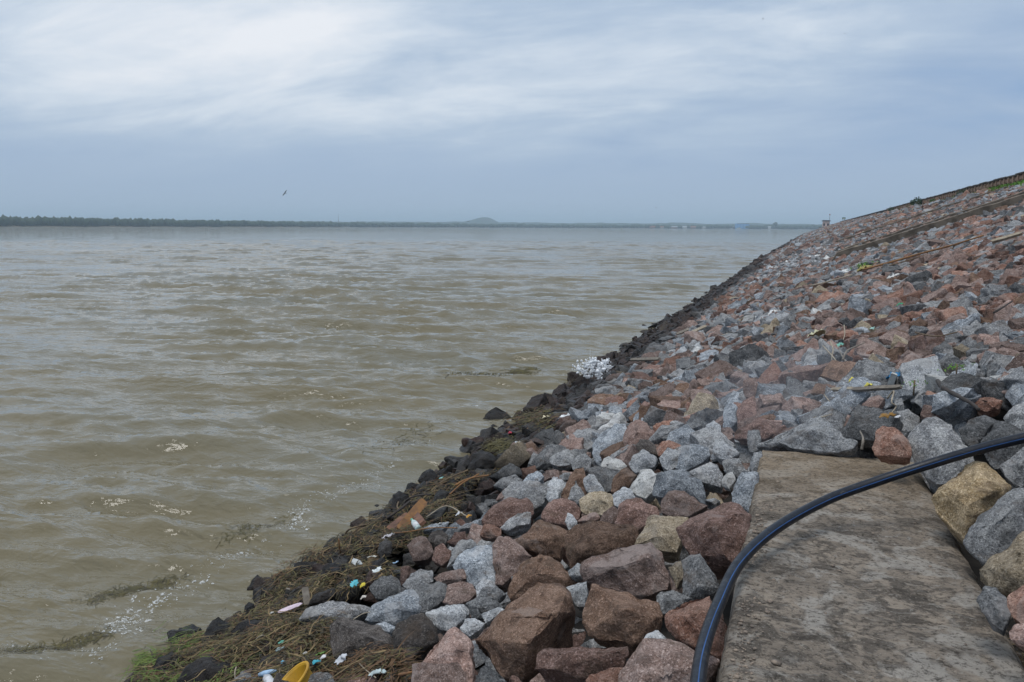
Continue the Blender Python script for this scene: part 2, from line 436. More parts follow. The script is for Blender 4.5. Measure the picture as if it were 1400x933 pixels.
# ------------------------------------------------------------------ rocks
def ico(sub):
    bm = bmesh.new(); bmesh.ops.create_icosphere(bm, subdivisions=sub, radius=1.0)
    V = np.array([v.co[:] for v in bm.verts]); Fc = np.array([[v.index for v in f.verts] for f in bm.faces]); bm.free()
    return V / np.linalg.norm(V, axis=1)[:, None], Fc
ICO4, ICO3, ICO2 = ico(5), ico(4), ico(3)      # blender's subdivision 1 is the bare icosahedron
def hull_bm(pts):
    bm = bmesh.new()
    for q in pts: bm.verts.new(q)
    g = bmesh.ops.convex_hull(bm, input=bm.verts[:])
    bmesh.ops.delete(bm, geom=[v for v in bm.verts if not v.link_faces], context='VERTS')
    return bm
def rockify(pts, sz, seed, L, amp=.05, chips=6, chip=(.84, .97)):
    """broken stone: hull of pts, corners chipped off, edges worn, faces roughened; returns vertex and triangle arrays"""
    rr = random.Random(seed * 7 + 1)
    P = [Vector(q) for q in pts]; ctr = sum(P, Vector()) / len(P)
    for _ in range(chips):
        n_ = Vector((rr.gauss(0, 1), rr.gauss(0, 1), rr.gauss(0, 1))).normalized()
        ext = max(n_.dot(q - ctr) for q in P)
        bm = hull_bm(P)
        bmesh.ops.bisect_plane(bm, geom=bm.verts[:] + bm.edges[:] + bm.faces[:], plane_co=ctr + n_ * ext * rr.uniform(*chip), plane_no=n_, clear_outer=True)
        P = [v.co.copy() for v in bm.verts]; bm.free()
    bm = hull_bm(P)
    bmesh.ops.remove_doubles(bm, verts=bm.verts[:], dist=sz * .03)
    bmesh.ops.dissolve_limit(bm, angle_limit=R(13), verts=bm.verts[:], edges=bm.edges[:])
    bmesh.ops.bevel(bm, geom=bm.edges[:], offset=sz * .028, segments=2, profile=.55, affect='EDGES', clamp_overlap=True)
    bmesh.ops.triangulate(bm, faces=bm.faces[:])
    for it in range(6):
        lim = max(L, sz * .9 * .5 ** (it + 1))
        es = [e for e in bm.edges if e.calc_length() > lim * 1.35]
        if not es: continue
        bmesh.ops.subdivide_edges(bm, edges=es, cuts=1, use_grid_fill=False)
        bmesh.ops.triangulate(bm, faces=[f for f in bm.faces if len(f.verts) > 3])
        if lim <= L and it > 4: break
    bmesh.ops.recalc_face_normals(bm, faces=bm.faces[:]); bm.normal_update()
    so = Vector((seed * 3.17 % 91, seed * 1.7 % 77, seed * .71 % 53))
    for v in bm.verts:
        q = (v.co - ctr) / sz + so
        h = .85 * noise.fractal(q * 2.6, .85, 2.1, 5)
        f = noise.noise(q * 3.4 + so); h += .5 * (round(f * 4) / 4 + (f - round(f * 4) / 4) * .35)      # broken steps
        h -= .5 * max(0, .16 - abs(noise.noise(q * 2.1 + Vector((3, 3, 3))))) / .16 * .35               # cracks
        v.co += v.normal * (h * amp * 1.35 * sz)
    V = np.array([v.co[:] for v in bm.verts]); Fc = np.array([[v.index for v in f.verts] for f in bm.faces if len(f.verts) == 3]); bm.free()
    return V, Fc
def finish(me, ang=34):
    me.shade_smooth(); me.set_sharp_from_angle(angle=R(ang)); return me


def random_rock(seed):
    rr = np.random.default_rng(seed)
    kind = seed % 4
    c = np.array([[a, b_, d] for a in (-1, 1) for b_ in (-1, 1) for d in (-1, 1)], float)
    c = c * rr.uniform(.55, 1.0, (8, 3)) if kind < 3 else rr.normal(size=(11, 3)) * .6
    c = np.concatenate([c, rr.normal(size=(3, 3)) * .55])
    c = c @ np.array(Euler(rr.uniform(-.35, .35, 3)).to_matrix()) * np.array([1, rr.uniform(.62, .95), rr.uniform(.42, .78)])
    V, Fc = rockify([tuple(q) for q in c], 1.15, seed, .115, .045, 5, (.74, .95))
    V = V - (V.max(0) + V.min(0)) / 2
    V /= np.abs(V[:, :2]).max()
    return V, Fc
NSH = 14
SHAPES = [random_rock(100 + i) for i in range(NSH)]

HEROES = [
 # colour, outline in photo pixels (visible silhouette), ridge points (x, y, bulge)
 ('red', [(907,845),(915,836),(940,822),(971,811),(985,833),(999,863),(1001,893),(985,899),(952,884),(925,873),(912,858)], [(935,843,.2),(972,836,.22)]),
 ('pinkbrown', [(862,895),(880,873),(905,873),(950,884),(986,899),(985,908),(972,915),(958,935),(950,960),(850,960),(846,925),(855,905)], [(890,890,.18),(962,907,.2),(880,930,.2)]),
 ('lightgrey', [(876,880),(886,866),(900,862),(911,874),(905,884),(880,886)], []),
 ('grey', [(897,815),(903,809),(920,807),(935,812),(947,817),(930,827),(912,838),(905,840),(899,828)], [(912,822,.15)]),
 ('brown', [(806,797),(820,798),(850,810),(870,822),(898,825),(906,843),(902,852),(896,862),(880,873),(865,883),(850,878),(820,874),(805,868),(799,850),(799,820)], [(848,834,.32),(812,803,.08),(893,846,.14),(857,833,.32),(810,860,.1)]),
 ('redbrown', [(727,914),(735,892),(745,887),(780,882),(830,882),(858,885),(861,898),(852,912),(820,922),(790,928),(755,919)], [(772,893,.2),(845,891,.16),(762,915,.16)]),
 ('red', [(800,930),(806,922),(825,920),(840,913),(854,911),(849,925),(846,955),(802,955)], [(825,930,.15)]),
 ('brown', [(646,874),(664,858),(687,837),(705,817),(722,803),(737,797),(756,796),(773,804),(784,818),(787,836),(781,853),(770,880),(755,900),(738,920),(715,933),(690,924),(672,906),(655,888)], [(774,812,.18),(762,838,.36),(722,880,.38),(700,842,.22)]),
 ('pink', [(576,908),(590,888),(605,872),(622,860),(640,870),(648,886),(649,905),(646,935),(640,948),(600,932)], [(618,888,.28),(642,886,.15)]),
 ('pinkbrown', [(562,907),(600,904),(625,908),(637,920),(641,955),(562,955)], [(600,909,.2)]),
 ('darkgrey', [(650,932),(655,912),(665,909),(682,920),(700,937),(700,958),(652,958)], []),
 ('lightgrey', [(579,839),(600,828),(620,826),(641,829),(642,840),(628,853),(614,864),(602,862),(595,849)], [(606,840,.2)]),
 ('lightgrey', [(629,858),(636,847),(650,845),(664,852),(656,861),(643,870),(632,866)], []),
 ('lightgrey', [(659,840),(683,829),(690,834),(676,847),(664,853)], []),
 ('darkgrey', [(640,832),(653,831),(661,846),(645,847)], []),
 ('grey', [(634,826),(650,818),(665,815),(680,821),(693,830),(680,833),(660,839),(642,832)], []),
 ('dark', [(534,866),(543,853),(565,841),(580,840),(590,849),(598,862),(600,876),(590,886),(575,901),(555,912),(545,908),(539,890)], [(582,864,.2),(552,876,.2),(576,886,.22)]),
 ('dark', [(450,855),(457,845),(475,844),(500,849),(520,856),(533,866),(541,880),(541,896),(525,904),(500,904),(475,901),(456,898),(449,880)], [(462,851,.15),(531,879,.22),(500,870,.25)]),
 ('grey', [(407,849),(418,833),(430,827),(455,821),(480,824),(500,827),(512,832),(490,844),(470,851),(450,853)], [(440,840,.15)]),
 ('bluegrey', [(499,848),(510,830),(525,819),(545,810),(565,805),(581,815),(584,830),(575,839),(555,846),(540,854),(525,849)], [(542,833,.2)]),
 ('grey', [(560,836),(563,809),(575,797),(600,795),(611,800),(613,815),(600,827),(585,838)], [(590,815,.15)]),
 ('bluegrey', [(512,853),(525,850),(543,858),(533,868),(521,864)], []),
 ('dark', [(421,827),(428,814),(445,807),(460,804),(456,815),(445,825),(435,828)], []),
 ('darkgrey', [(504,803),(511,793),(520,788),(535,785),(548,797),(551,810),(530,821),(513,819)], [(528,800,.15)]),
 ('grey', [(550,801),(562,785),(575,777),(591,779),(593,795),(580,804),(562,809)], []),
 ('pinkbrown', [(557,746),(565,736),(582,732),(590,744),(593,755),(585,766),(565,768),(560,757)], [(575,750,.2)]),
 ('redbrown', [(590,766),(595,748),(605,744),(617,752),(615,765),(604,773)], []),
 ('grey', [(611,776),(618,750),(632,737),(645,736),(653,748),(640,760),(625,771)], []),
 ('bluegrey', [(617,772),(635,751),(652,745),(672,745),(680,750),(684,770),(678,800),(655,806),(636,792),(620,782)], [(650,768,.25),(640,774,.1)]),
 ('pinkbrown', [(672,745),(681,733),(692,732),(700,740),(715,750),(728,759),(718,770),(700,785),(688,800),(676,800),(676,765)], [(695,758,.2)]),
 ('pinkbrown', [(592,791),(603,783),(620,780),(636,776),(638,792),(620,797),(600,798)], []),
 ('brown', [(703,739),(720,728),(733,714),(740,710),(750,713),(765,722),(777,729),(769,745),(765,763),(750,763),(735,756),(722,749),(710,746)], [(742,738,.25),(756,733,.2)]),
 ('brown', [(769,747),(775,730),(790,713),(805,709),(825,713),(845,719),(867,721),(873,738),(869,750),(850,758),(835,761),(805,767),(795,773),(780,780),(774,765)], [(806,724,.15),(845,733,.15),(800,750,.22)]),
 ('brown', [(691,806),(700,785),(715,768),(728,760),(740,753),(755,764),(772,772),(788,785),(791,798),(780,804),(765,811),(735,813),(715,817),(696,820)], [(730,785,.25),(757,784,.22)]),
 ('lightgrey', [(776,781),(790,770),(798,775),(801,788),(785,791),(778,787)], []),
 ('lightgrey', [(773,804),(790,797),(803,795),(803,815),(799,829),(790,831),(783,816)], []),
 ('pinkbrown', [(794,780),(800,768),(820,758),(845,750),(870,748),(890,742),(905,755),(913,775),(920,795),(913,807),(890,813),(865,813),(840,809),(815,801),(798,796)], [(802,776,.12),(850,773,.28),(886,762,.25)]),
 ('tan', [(866,746),(875,728),(886,708),(895,703),(920,704),(942,709),(934,722),(929,738),(922,748),(926,757),(905,754),(888,747)], [(892,714,.1),(903,733,.18)]),
 ('redbrown', [(927,723),(945,708),(965,700),(988,689),(1010,690),(1028,705),(1029,735),(1023,765),(1012,782),(985,777),(965,767),(945,764),(932,746)], [(978,725,.36),(937,716,.15),(1003,702,.22),(962,709,.25),(990,760,.2)]),
 ('darkgrey', [(932,767),(945,758),(957,755),(966,770),(978,790),(986,805),(975,813),(960,818),(945,824),(934,827),(931,800)], [(957,766,.2),(955,800,.22)]),
 ('tan', [(914,776),(925,768),(936,765),(934,790),(925,805),(918,792)], []),
 ('pinkbrown', [(903,701),(905,680),(915,671),(935,671),(948,679),(956,689),(968,692),(945,704),(935,708),(915,706)], [(927,684,.18)]),
 ('redbrown', [(840,716),(846,690),(855,682),(870,681),(885,687),(900,695),(903,706),(885,711),(877,719),(870,727),(845,721)], [(866,695,.22)]),
 ('tan', [(791,684),(805,674),(820,672),(836,676),(841,686),(837,698),(825,704),(800,704),(793,697)], [(802,688,.12),(815,682,.2),(833,688,.1)]),
 ('lightgrey', [(837,677),(852,665),(862,668),(869,680),(858,686),(845,693),(840,691)], [(853,675,.15)]),
 ('white', [(859,669),(868,655),(875,643),(888,641),(898,650),(894,673),(883,682),(870,677)], [(880,658,.2)]),
 ('bluegrey', [(892,662),(898,650),(915,643),(930,642),(946,645),(959,655),(966,672),(963,691),(950,691),(935,676),(915,675),(893,678)], [(930,658,.25)]),
 ('lightgrey', [(860,633),(866,622),(880,613),(890,619),(900,626),(894,638),(880,643),(870,647),(862,641)], [(881,627,.2)]),
 ('lightgrey', [(901,627),(913,611),(925,614),(932,622),(929,636),(915,644),(904,638)], [(917,626,.15)]),
 ('bluegrey', [(928,624),(935,606),(950,607),(968,613),(972,622),(960,633),(950,638),(935,645),(923,641)], [(947,621,.2)]),
 ('grey', [(940,646),(960,634),(970,630),(983,637),(989,650),(986,667),(970,663),(955,657)], [(970,645,.15)]),
 ('lightgrey', [(974,613),(978,602),(988,599),(1000,607),(1011,620),(998,628),(985,629),(977,623)], [(990,612,.15)]),
 ('grey', [(987,631),(1000,625),(1012,629),(1023,645),(1011,656),(998,650),(989,643)], []),
 ('white', [(986,656),(993,647),(1002,645),(1006,655),(997,669),(988,665)], []),
 ('bluegrey', [(1001,675),(1008,655),(1015,643),(1038,645),(1038,666),(1035,691),(1025,702),(1010,692),(1000,688)], [(1018,662,.22)]),
 ('lightgrey', [(1023,641),(1030,619),(1040,616),(1044,630),(1039,643),(1030,646)], []),
 ('grey', [(1021,606),(1023,588),(1038,587),(1041,600),(1036,616),(1025,621)], []),
 ('redbrown', [(1002,592),(1015,582),(1038,570),(1046,572),(1056,585),(1059,593),(1045,601),(1035,594),(1020,599),(1005,600)], [(1040,580,.2)]),
 ('redbrown', [(1007,580),(1008,560),(1015,548),(1030,541),(1033,545),(1035,571),(1020,578),(1010,584)], [(1020,558,.2)]),
 ('bluegrey', [(987,571),(990,556),(1000,549),(1008,556),(1007,576),(998,589),(988,584)], []),
 ('lightgrey', [(957,602),(966,580),(975,574),(985,582),(987,602),(970,608)], []),
 ('bluegrey', [(910,605),(915,592),(925,585),(940,581),(951,590),(957,601),(954,609),(935,612),(920,610)], [(932,595,.18)]),
 ('red', [(897,613),(905,604),(915,602),(930,607),(934,616),(920,622),(900,624)], []),
 ('dark', [(867,611),(875,601),(885,601),(896,610),(900,623),(885,617),(872,620)], []),
 ('pink', [(851,607),(853,595),(862,577),(872,573),(885,579),(896,592),(902,604),(885,606),(870,611),(858,620)], [(870,590,.22)]),
 ('bluegrey', [(807,621),(812,600),(825,589),(840,579),(855,579),(859,592),(853,605),(851,619),(838,627),(820,637),(812,632)], [(835,605,.18),(840,590,.12)]),
 ('white', [(820,637),(825,627),(832,624),(841,631),(850,630),(858,637),(850,645),(835,646),(822,642)], []),
 ('grey', [(804,644),(815,636),(835,641),(851,643),(846,656),(836,671),(828,674),(817,659)], [(828,652,.15)]),
 ('brown', [(834,672),(838,655),(850,642),(858,637),(871,650),(863,661),(855,669),(845,676)], []),
 ('lightgrey', [(797,656),(805,647),(813,649),(819,660),(828,674),(808,677),(800,670)], [(808,657,.15)]),
 ('brown', [(765,679),(772,662),(785,640),(798,639),(804,655),(808,676),(795,678),(780,684)], [(790,655,.15)]),
 ('grey', [(773,685),(780,668),(787,656),(796,668),(804,684),(790,690)], []),
 ('lightgrey', [(749,663),(757,653),(768,654),(775,662),(766,676),(764,687),(753,692),(747,681)], []),
 ('grey', [(684,673),(700,660),(725,656),(746,661),(750,675),(742,691),(725,699),(705,692),(690,687)], [(720,670,.18)]),
 ('redbrown', [(656,714),(665,698),(680,685),(700,680),(720,681),(729,688),(730,702),(715,714),(695,720),(670,720)], [(682,694,.15),(722,690,.12)]),
 ('grey', [(683,723),(695,710),(708,702),(727,700),(725,717),(710,720),(695,726)], []),
 ('red', [(655,732),(660,718),(670,716),(686,722),(684,735),(670,737)], []),
 ('redbrown', [(740,707),(745,692),(755,684),(768,680),(785,686),(796,697),(791,709),(775,718),(760,714),(748,714)], [(768,692,.2)]),
 ('lightgrey', [(772,714),(776,701),(782,704),(790,713),(785,723),(780,729)], []),
 ('pink', [(789,713),(797,705),(815,700),(822,708),(808,716)], []),
 ('pinkbrown', [(819,714),(825,700),(838,692),(851,700),(850,717),(835,722)], []),
 ('grey', [(750,627),(765,617),(778,614),(786,625),(779,636),(762,638),(752,634)], [(768,622,.12)]),
 ('grey', [(779,632),(790,621),(800,619),(809,628),(807,642),(795,647),(783,642)], []),
 ('bluegrey', [(713,662),(722,648),(735,644),(744,652),(736,662),(722,668)], []),
 ('grey', [(673,664),(685,654),(705,649),(716,655),(711,664),(690,670)], []),
 ('darkgrey', [(667,652),(685,640),(697,634),(711,640),(714,651),(690,657)], []),
 ('red', [(1193,612),(1198,590),(1207,582),(1222,584),(1238,597),(1246,611),(1245,626),(1220,626),(1197,622)], [(1226,598,.22),(1208,598,.12)]),
 ('grey', [(1240,606),(1245,590),(1258,575),(1280,571),(1303,577),(1309,590),(1319,605),(1329,621),(1338,642),(1310,658),(1280,664),(1262,654),(1250,628)], [(1262,579,.1),(1300,585,.1),(1280,612,.25)]),
 ('darkgrey', [(1310,588),(1325,575),(1345,567),(1363,574),(1356,590),(1343,607),(1328,614),(1317,602)], [(1322,585,.1),(1354,584,.15)]),
 ('darkgrey', [(1342,605),(1355,590),(1362,573),(1385,579),(1402,590),(1402,632),(1385,642),(1360,642),(1345,627)], [(1370,600,.2)]),
 ('grey', [(1369,571),(1385,555),(1400,549),(1435,553),(1435,592),(1400,592),(1380,583)], [(1400,565,.15)]),
 ('red', [(1329,553),(1337,545),(1355,543),(1371,548),(1366,559),(1350,564),(1337,560)], []),
 ('sandstone', [(1273,684),(1285,668),(1300,652),(1318,635),(1333,630),(1346,634),(1363,645),(1381,666),(1371,690),(1355,703),(1332,712),(1328,730),(1320,742),(1305,729),(1290,712),(1280,699)], [(1287,674,.13),(1337,643,.2),(1368,668,.15),(1322,692,.26)]),
 ('grey', [(1323,724),(1335,707),(1360,699),(1375,680),(1386,666),(1415,670),(1425,700),(1402,737),(1380,757),(1350,772),(1330,757),(1320,742)], [(1362,712,.25),(1392,688,.22)]),
 ('tan', [(1335,777),(1350,768),(1370,762),(1400,730),(1435,728),(1435,802),(1400,815),(1375,810),(1350,802),(1341,790)], [(1385,778,.22)]),
 ('darkgrey', [(1336,822),(1345,800),(1362,804),(1376,820),(1380,840),(1371,864),(1355,852),(1343,837)], [(1357,822,.2)]),
 ('red', [(1372,827),(1385,810),(1400,799),(1435,794),(1435,853),(1395,853),(1381,842)], [(1400,822,.2)]),
 ('pink', [(1377,863),(1390,852),(1405,848),(1435,850),(1435,890),(1400,885),(1382,875)], []),
 ('lightgrey', [(1063,605),(1085,585),(1100,573),(1120,570),(1140,581),(1160,594),(1175,605),(1167,614),(1145,619),(1110,615),(1080,613)], [(1113,588,.15)]),
 ('grey', [(1033,610),(1050,600),(1070,590),(1093,581),(1091,592),(1070,606),(1055,613)], []),
 ('darkgrey', [(1149,592),(1157,575),(1168,561),(1182,564),(1193,580),(1197,603),(1180,603),(1165,599),(1152,598)], [(1170,578,.2)]),
 ('bluegrey', [(1136,562),(1145,544),(1153,549),(1166,560),(1159,571),(1150,577),(1142,570)], []),
 ('pink', [(1173,560),(1185,545),(1200,540),(1211,545),(1201,557),(1188,564)], []),
 ('grey', [(1367,637),(1385,620),(1400,610),(1435,603),(1435,668),(1405,670),(1390,667),(1375,652)], [(1395,635,.2)]),
 ('dark', [(275,884),(282,862),(290,848),(298,842),(308,849),(321,857),(313,872),(300,882),(290,886)], [(296,862,.2)]),
 ('dark', [(311,866),(320,857),(335,848),(355,845),(380,844),(371,859),(350,870),(330,875),(317,873)], [(345,856,.15)]),
 ('dark', [(243,933),(255,912),(275,898),(290,896),(305,904),(324,912),(320,932),(300,948),(260,952)], [(285,915,.2)]),
 ('darkgrey', [(207,913),(215,900),(235,891),(248,897),(258,908),(246,917),(225,920)], [(232,902,.15)]),
 ('dark', [(330,848),(335,830),(340,822),(348,826),(347,839),(340,850)], []),
 ('dark', [(436,797),(440,775),(455,769),(470,771),(479,785),(473,799),(455,805)], [(456,782,.2)]),
 ('grey', [(326,880),(345,872),(364,867),(354,880),(338,887)], []),
 ('dark', [(535,695),(537,677),(545,672),(559,676),(557,692),(545,698)], []),
 ('darkgrey', [(589,692),(595,675),(602,668),(613,673),(609,687),(598,694)], []),
 ('dark', [(571,657),(578,645),(588,640),(599,650),(597,660),(582,662)], []),
 ('grey', [(621,650),(628,628),(640,621),(642,632),(636,648)], []),
 ('dark', [(639,642),(645,622),(658,614),(672,619),(680,632),(669,644),(650,647)], []),
 ('darkgrey', [(577,714),(585,702),(600,696),(613,691),(606,703),(595,714),(585,718)], []),
 ('bluegrey', [(574,724),(590,716),(614,714),(606,724),(590,728)], []),
 ('dark', [(582,742),(590,727),(605,724),(613,732),(609,744),(595,750)], []),
 ('redbrown', [(611,742),(622,728),(636,727),(640,738),(628,747)], []),
 ('grey', [(515,757),(520,742),(528,736),(536,742),(535,757),(522,764)], []),
 ('darkgrey', [(414,945),(425,922),(440,917),(456,925),(462,948),(420,955)], []),
 ('pinkbrown', [(606,824),(612,800),(630,795),(646,799),(652,812),(640,822),(620,828)], [(630,808,.15)]),
 ('darkgrey', [(653,817),(660,803),(680,802),(692,812),(680,822),(665,824)], []),
]
LONE = [('dark', [(660,573),(668,562),(678,556),(688,560),(699,570),(695,577),(675,578)], [(679,562,.1)]),
        ('dark', [(338,806),(345,792),(352,786),(362,792),(366,805),(350,810)], []),
        ('dark', [(509,696),(513,690),(518,690),(520,696),(515,698)], []),
        ('dark', [(669,583),(674,580),(680,583),(675,586)], [])]


def hero_rock(idx, colr, poly, ridges, lone=False):
    cx = sum(p_[0] for p_ in poly) / len(poly); cy = sum(p_[1] for p_ in poly) / len(poly)
    x0, x1 = min(p_[0] for p_ in poly), max(p_[0] for p_ in poly); y0, y1 = min(p_[1] for p_ in poly), max(p_[1] for p_ in poly)
    if lone:
        C0 = on_z(cx, (cy + y1) / 2, 0.0)
    else:
        C0 = on_slope(cx, cy, .10)
        if 1.5 > C0.x > .6 and C0.y < 6.0: C0 = on_slope(cx, cy, -.02)
    d = (C0 - CAMP).dot(fw)
    sz = math.sqrt((x1 - x0) * (y1 - y0)) * d / F
    view = (CAMP - C0).normalized()
    nrm = (view + NSL * .9).normalized()
    def onp(px, py, lift=0.0):
        v = ray(px, py); t = (C0 + nrm * lift - CAMP).dot(nrm) / v.dot(nrm); return CAMP + v * t
    pts = [onp(*p_) for p_ in poly]
    cen = sum(pts, Vector()) / len(pts)
    allp = list(pts)
    bulged = ridges if ridges else [(cx + random.uniform(-.1, .1) * (x1 - x0), cy - .12 * (y1 - y0), .2), (cx + random.uniform(-.2, .2) * (x1 - x0), cy + .2 * (y1 - y0), .15)]
    for (rx, ry, bl) in bulged: allp.append(onp(rx, ry, bl * sz * 1.25))
    away = (-NSL * .75 - view * .65).normalized()
    for q in pts: allp.append(cen + (q - cen) * .82 + away * sz * .42)
    for q in pts[::2]: allp.append(cen + (q - cen) * .5 + away * sz * .68)
    big = (x1 - x0) > 44
    V, Fc = rockify([tuple(q) for q in allp], sz, idx, sz * (.055 if big else .1) if big else sz * .1, .045, 4, (.93, .99))
    ctr = Vector(V.mean(0))
    base = Vector((ctr.x, ctr.y, V[:, 2].min()))
    V = V - np.array(base[:])
    me = mesh_np('rock', V, Fc); finish(me, 30)
    o = link('rock', me, RM[colr], loc=base)
    return dict(o=o, col=colr, px=cx, py=cy, w=x1 - x0, h=y1 - y0, pos=C0, size=sz, hero=True)


ROCKS = []
for i, (c_, poly, rg) in enumerate(HEROES): ROCKS.append(hero_rock(i, c_, poly, rg))
for i, (c_, poly, rg) in enumerate(LONE):
    q = hero_rock(400 + i, c_, poly, rg, True); q['lone'] = True; ROCKS.append(q)
hp = np.array([[q['pos'].x, q['pos'].y, q['size']] for q in ROCKS if not q.get('lone')])

def inpoly(x, y, P):
    r_ = False; j = len(P) - 1
    for i in range(len(P)):
        if (P[i][1] > y) != (P[j][1] > y) and x < (P[j][0] - P[i][0]) * (y - P[i][1]) / (P[j][1] - P[i][1]) + P[i][0]: r_ = not r_
        j = i
    return r_
MAT = [(175, 945), (215, 905), (262, 885), (300, 868), (345, 850), (360, 828), (385, 792), (420, 770), (455, 752), (480, 738), (505, 716), (540, 690), (575, 660), (600, 645), (640, 655), (690, 645), (645, 663), (620, 690), (625, 708), (605, 722), (590, 738), (560, 752), (520, 765), (548, 790), (500, 800), (488, 815), (455, 818), (405, 845), (450, 862), (455, 905), (545, 918), (562, 950), (300, 960)]
# scattered riprap -----------------------------------------------------------
def scatter(y0, y1, sp, x0=-5.5, x1=14.9):
    nx, ny = int((x1 - x0) / sp), int((y1 - y0) / (sp * .95))
    gx, gy = np.meshgrid(np.arange(nx), np.arange(ny))
    X = x0 + (gx + .5 * (gy % 2) + rng.uniform(-.42, .42, gx.shape)) * sp
    Y = y0 + (gy + rng.uniform(-.42, .42, gx.shape)) * sp * .95
    return X.ravel(), Y.ravel(), np.full(X.size, sp)
X1 = XCREST - 1.05
parts = [scatter(-3, 13, .165, x1=.9), scatter(-3, 13, .128, x0=.9, x1=X1), scatter(13, 24, .16, x1=.9), scatter(13, 24, .145, x0=.9, x1=X1), scatter(24, 60, .185, x1=X1), scatter(60, 130, .32, x1=X1), scatter(130, 452, .7, x1=X1)]
PX = np.concatenate([a[0] for a in parts]); PY = np.concatenate([a[1] for a in parts]); PS = np.concatenate([a[2] for a in parts])
n = len(PX)
size = PS * np.exp(rng.normal(0, .36, n)) * .76                 # half-length
lf = np.array([noise.noise(Vector((x * .33, y * .33, 4.2))) for x, y in zip(PX, PY)])
near_left = (PX < 1) & (PY < 14)
size = np.where(near_left, size * 1.08, size)
size = np.where((PX < 3) & (PY < 6.5) & (PX > .9), size * 1.35, size)
size = np.where((PX < XW + 1.3) & (PY < 40), size * .8, size)
size = np.minimum(size, np.where(PY < 60, .23, .5))
PZ = ground_np(PX, PY) + rng.uniform(-.09, .055, n) * np.clip(size / .2, .5, 2)
# keep out of the slab, sink under the traced rocks
inslab = (PX > -.48 - size * .8) & (PX < 1.12 + size * .8) & (PY < 5.75 + size * .6)
onrib = np.zeros(n, bool)
for yy_, xx_ in ((33.2, .7), (38.8, .9), (57.5, 1.2), (84, .5), (96, 1), (150, 1)): onrib |= (np.abs(PY - yy_ + .12) < .24 + size * .5) & (PX > xx_)
keep = ~inslab & ~onrib & (PX > XW + .12 + rng.uniform(-.2, .3, n) - np.clip((PY - 12) * .02, 0, .4))
dist_h = np.full(n, 9.0)
for hx, hy, hs in hp:
    dd = np.hypot(PX - hx, PY - hy) - (hs * .55 + size * .55)
    dist_h = np.minimum(dist_h, dd)
sunk = dist_h < 0
PZ = np.where(sunk, PZ - .20, PZ)
keep &= ~((dist_h < -.14) & (size > .2))
_r = np.stack([PX, PY, PZ - CAM_H], -1); _d = _r @ np.array(fw[:]); _u = 700 + F * (_r @ np.array(rt[:])) / _d; _v = 466.5 - F * (_r @ np.array(up[:])) / _d
fore = (_d > 0) & (_v > 640) & (_u < 1010) & (PY < 14)        # here the traced rocks carry the picture
size = np.where(fore, np.minimum(size, .10), size); PZ = np.where(fore, PZ - .05, PZ)
inm = np.array([bool(d_ > 0 and 150 < a_ < 710 and 630 < b_ < 980 and inpoly(a_, b_, MAT)) for a_, b_, d_ in zip(_u, _v, _d)])
size = np.where(inm, size * 1.15, size); PZ = np.where(inm, PZ + .035, PZ)
tone = np.array([noise.noise(Vector((x * .21 + 9, y * .16, 1.7))) for x, y in zip(PX, PY)])
u = rng.uniform(0, 1, n) + tone * .28 + np.clip((PX - 2) * .016, -.05, .07)
u = u + np.clip((PY - 7) * .012, 0, .10) + np.clip(PX * .012, 0, .08)
u = np.where(PX < XW + 1.0, np.maximum(u, rng.uniform(.3, 1, n)), u)
order = ['lightgrey', 'white', 'bluegrey', 'grey', 'grey', 'darkgrey', 'bluegrey', 'pinkbrown', 'grey', 'pink', 'redbrown', 'pinkbrown', 'tan', 'red', 'brown', 'red']
edges = np.array([.10, .12, .22, .36, .43, .51, .57, .68, .73, .80, .87, .95, .97, 1.03, 1.12])
ci = np.searchsorted(edges, u)
cols = np.array([order[min(k, 15)] for k in ci])
idx_m = np.where(inm)[0]
for i_ in idx_m: cols[i_] = ['dark', 'darkgrey', 'dark', 'redbrown', 'grey'][i_ % 5]
SRC_COLS = ['lightgrey', 'white', 'bluegrey', 'grey', 'darkgrey', 'pinkbrown', 'pink', 'redbrown', 'tan', 'red', 'brown', 'dark']
shp = rng.integers(0, NSH, n)
rotz = rng.uniform(0, 6.283, n)
tl = rng.normal(0, .40, (n, 2))
qs = NSL.to_track_quat('Z', 'Y')
PX, PY, PZ, size, cols, shp, rotz, tl, sunk, dist_h = [a[keep] for a in (PX, PY, PZ, size, cols, shp, rotz, tl, sunk, dist_h)]
n = len(PX)
eul = np.zeros((n, 3), np.float32)
slope_q = Matrix.Rotation(-math.atan(SLOPE), 3, 'Y')
for i in range(n):
    m_ = slope_q @ Euler((tl[i, 0], tl[i, 1], 0)).to_matrix() @ Matrix.Rotation(rotz[i], 3, 'Z')
    eul[i] = m_.to_euler()
scl = size[:, None] * rng.uniform(.8, 1.2, (n, 3))
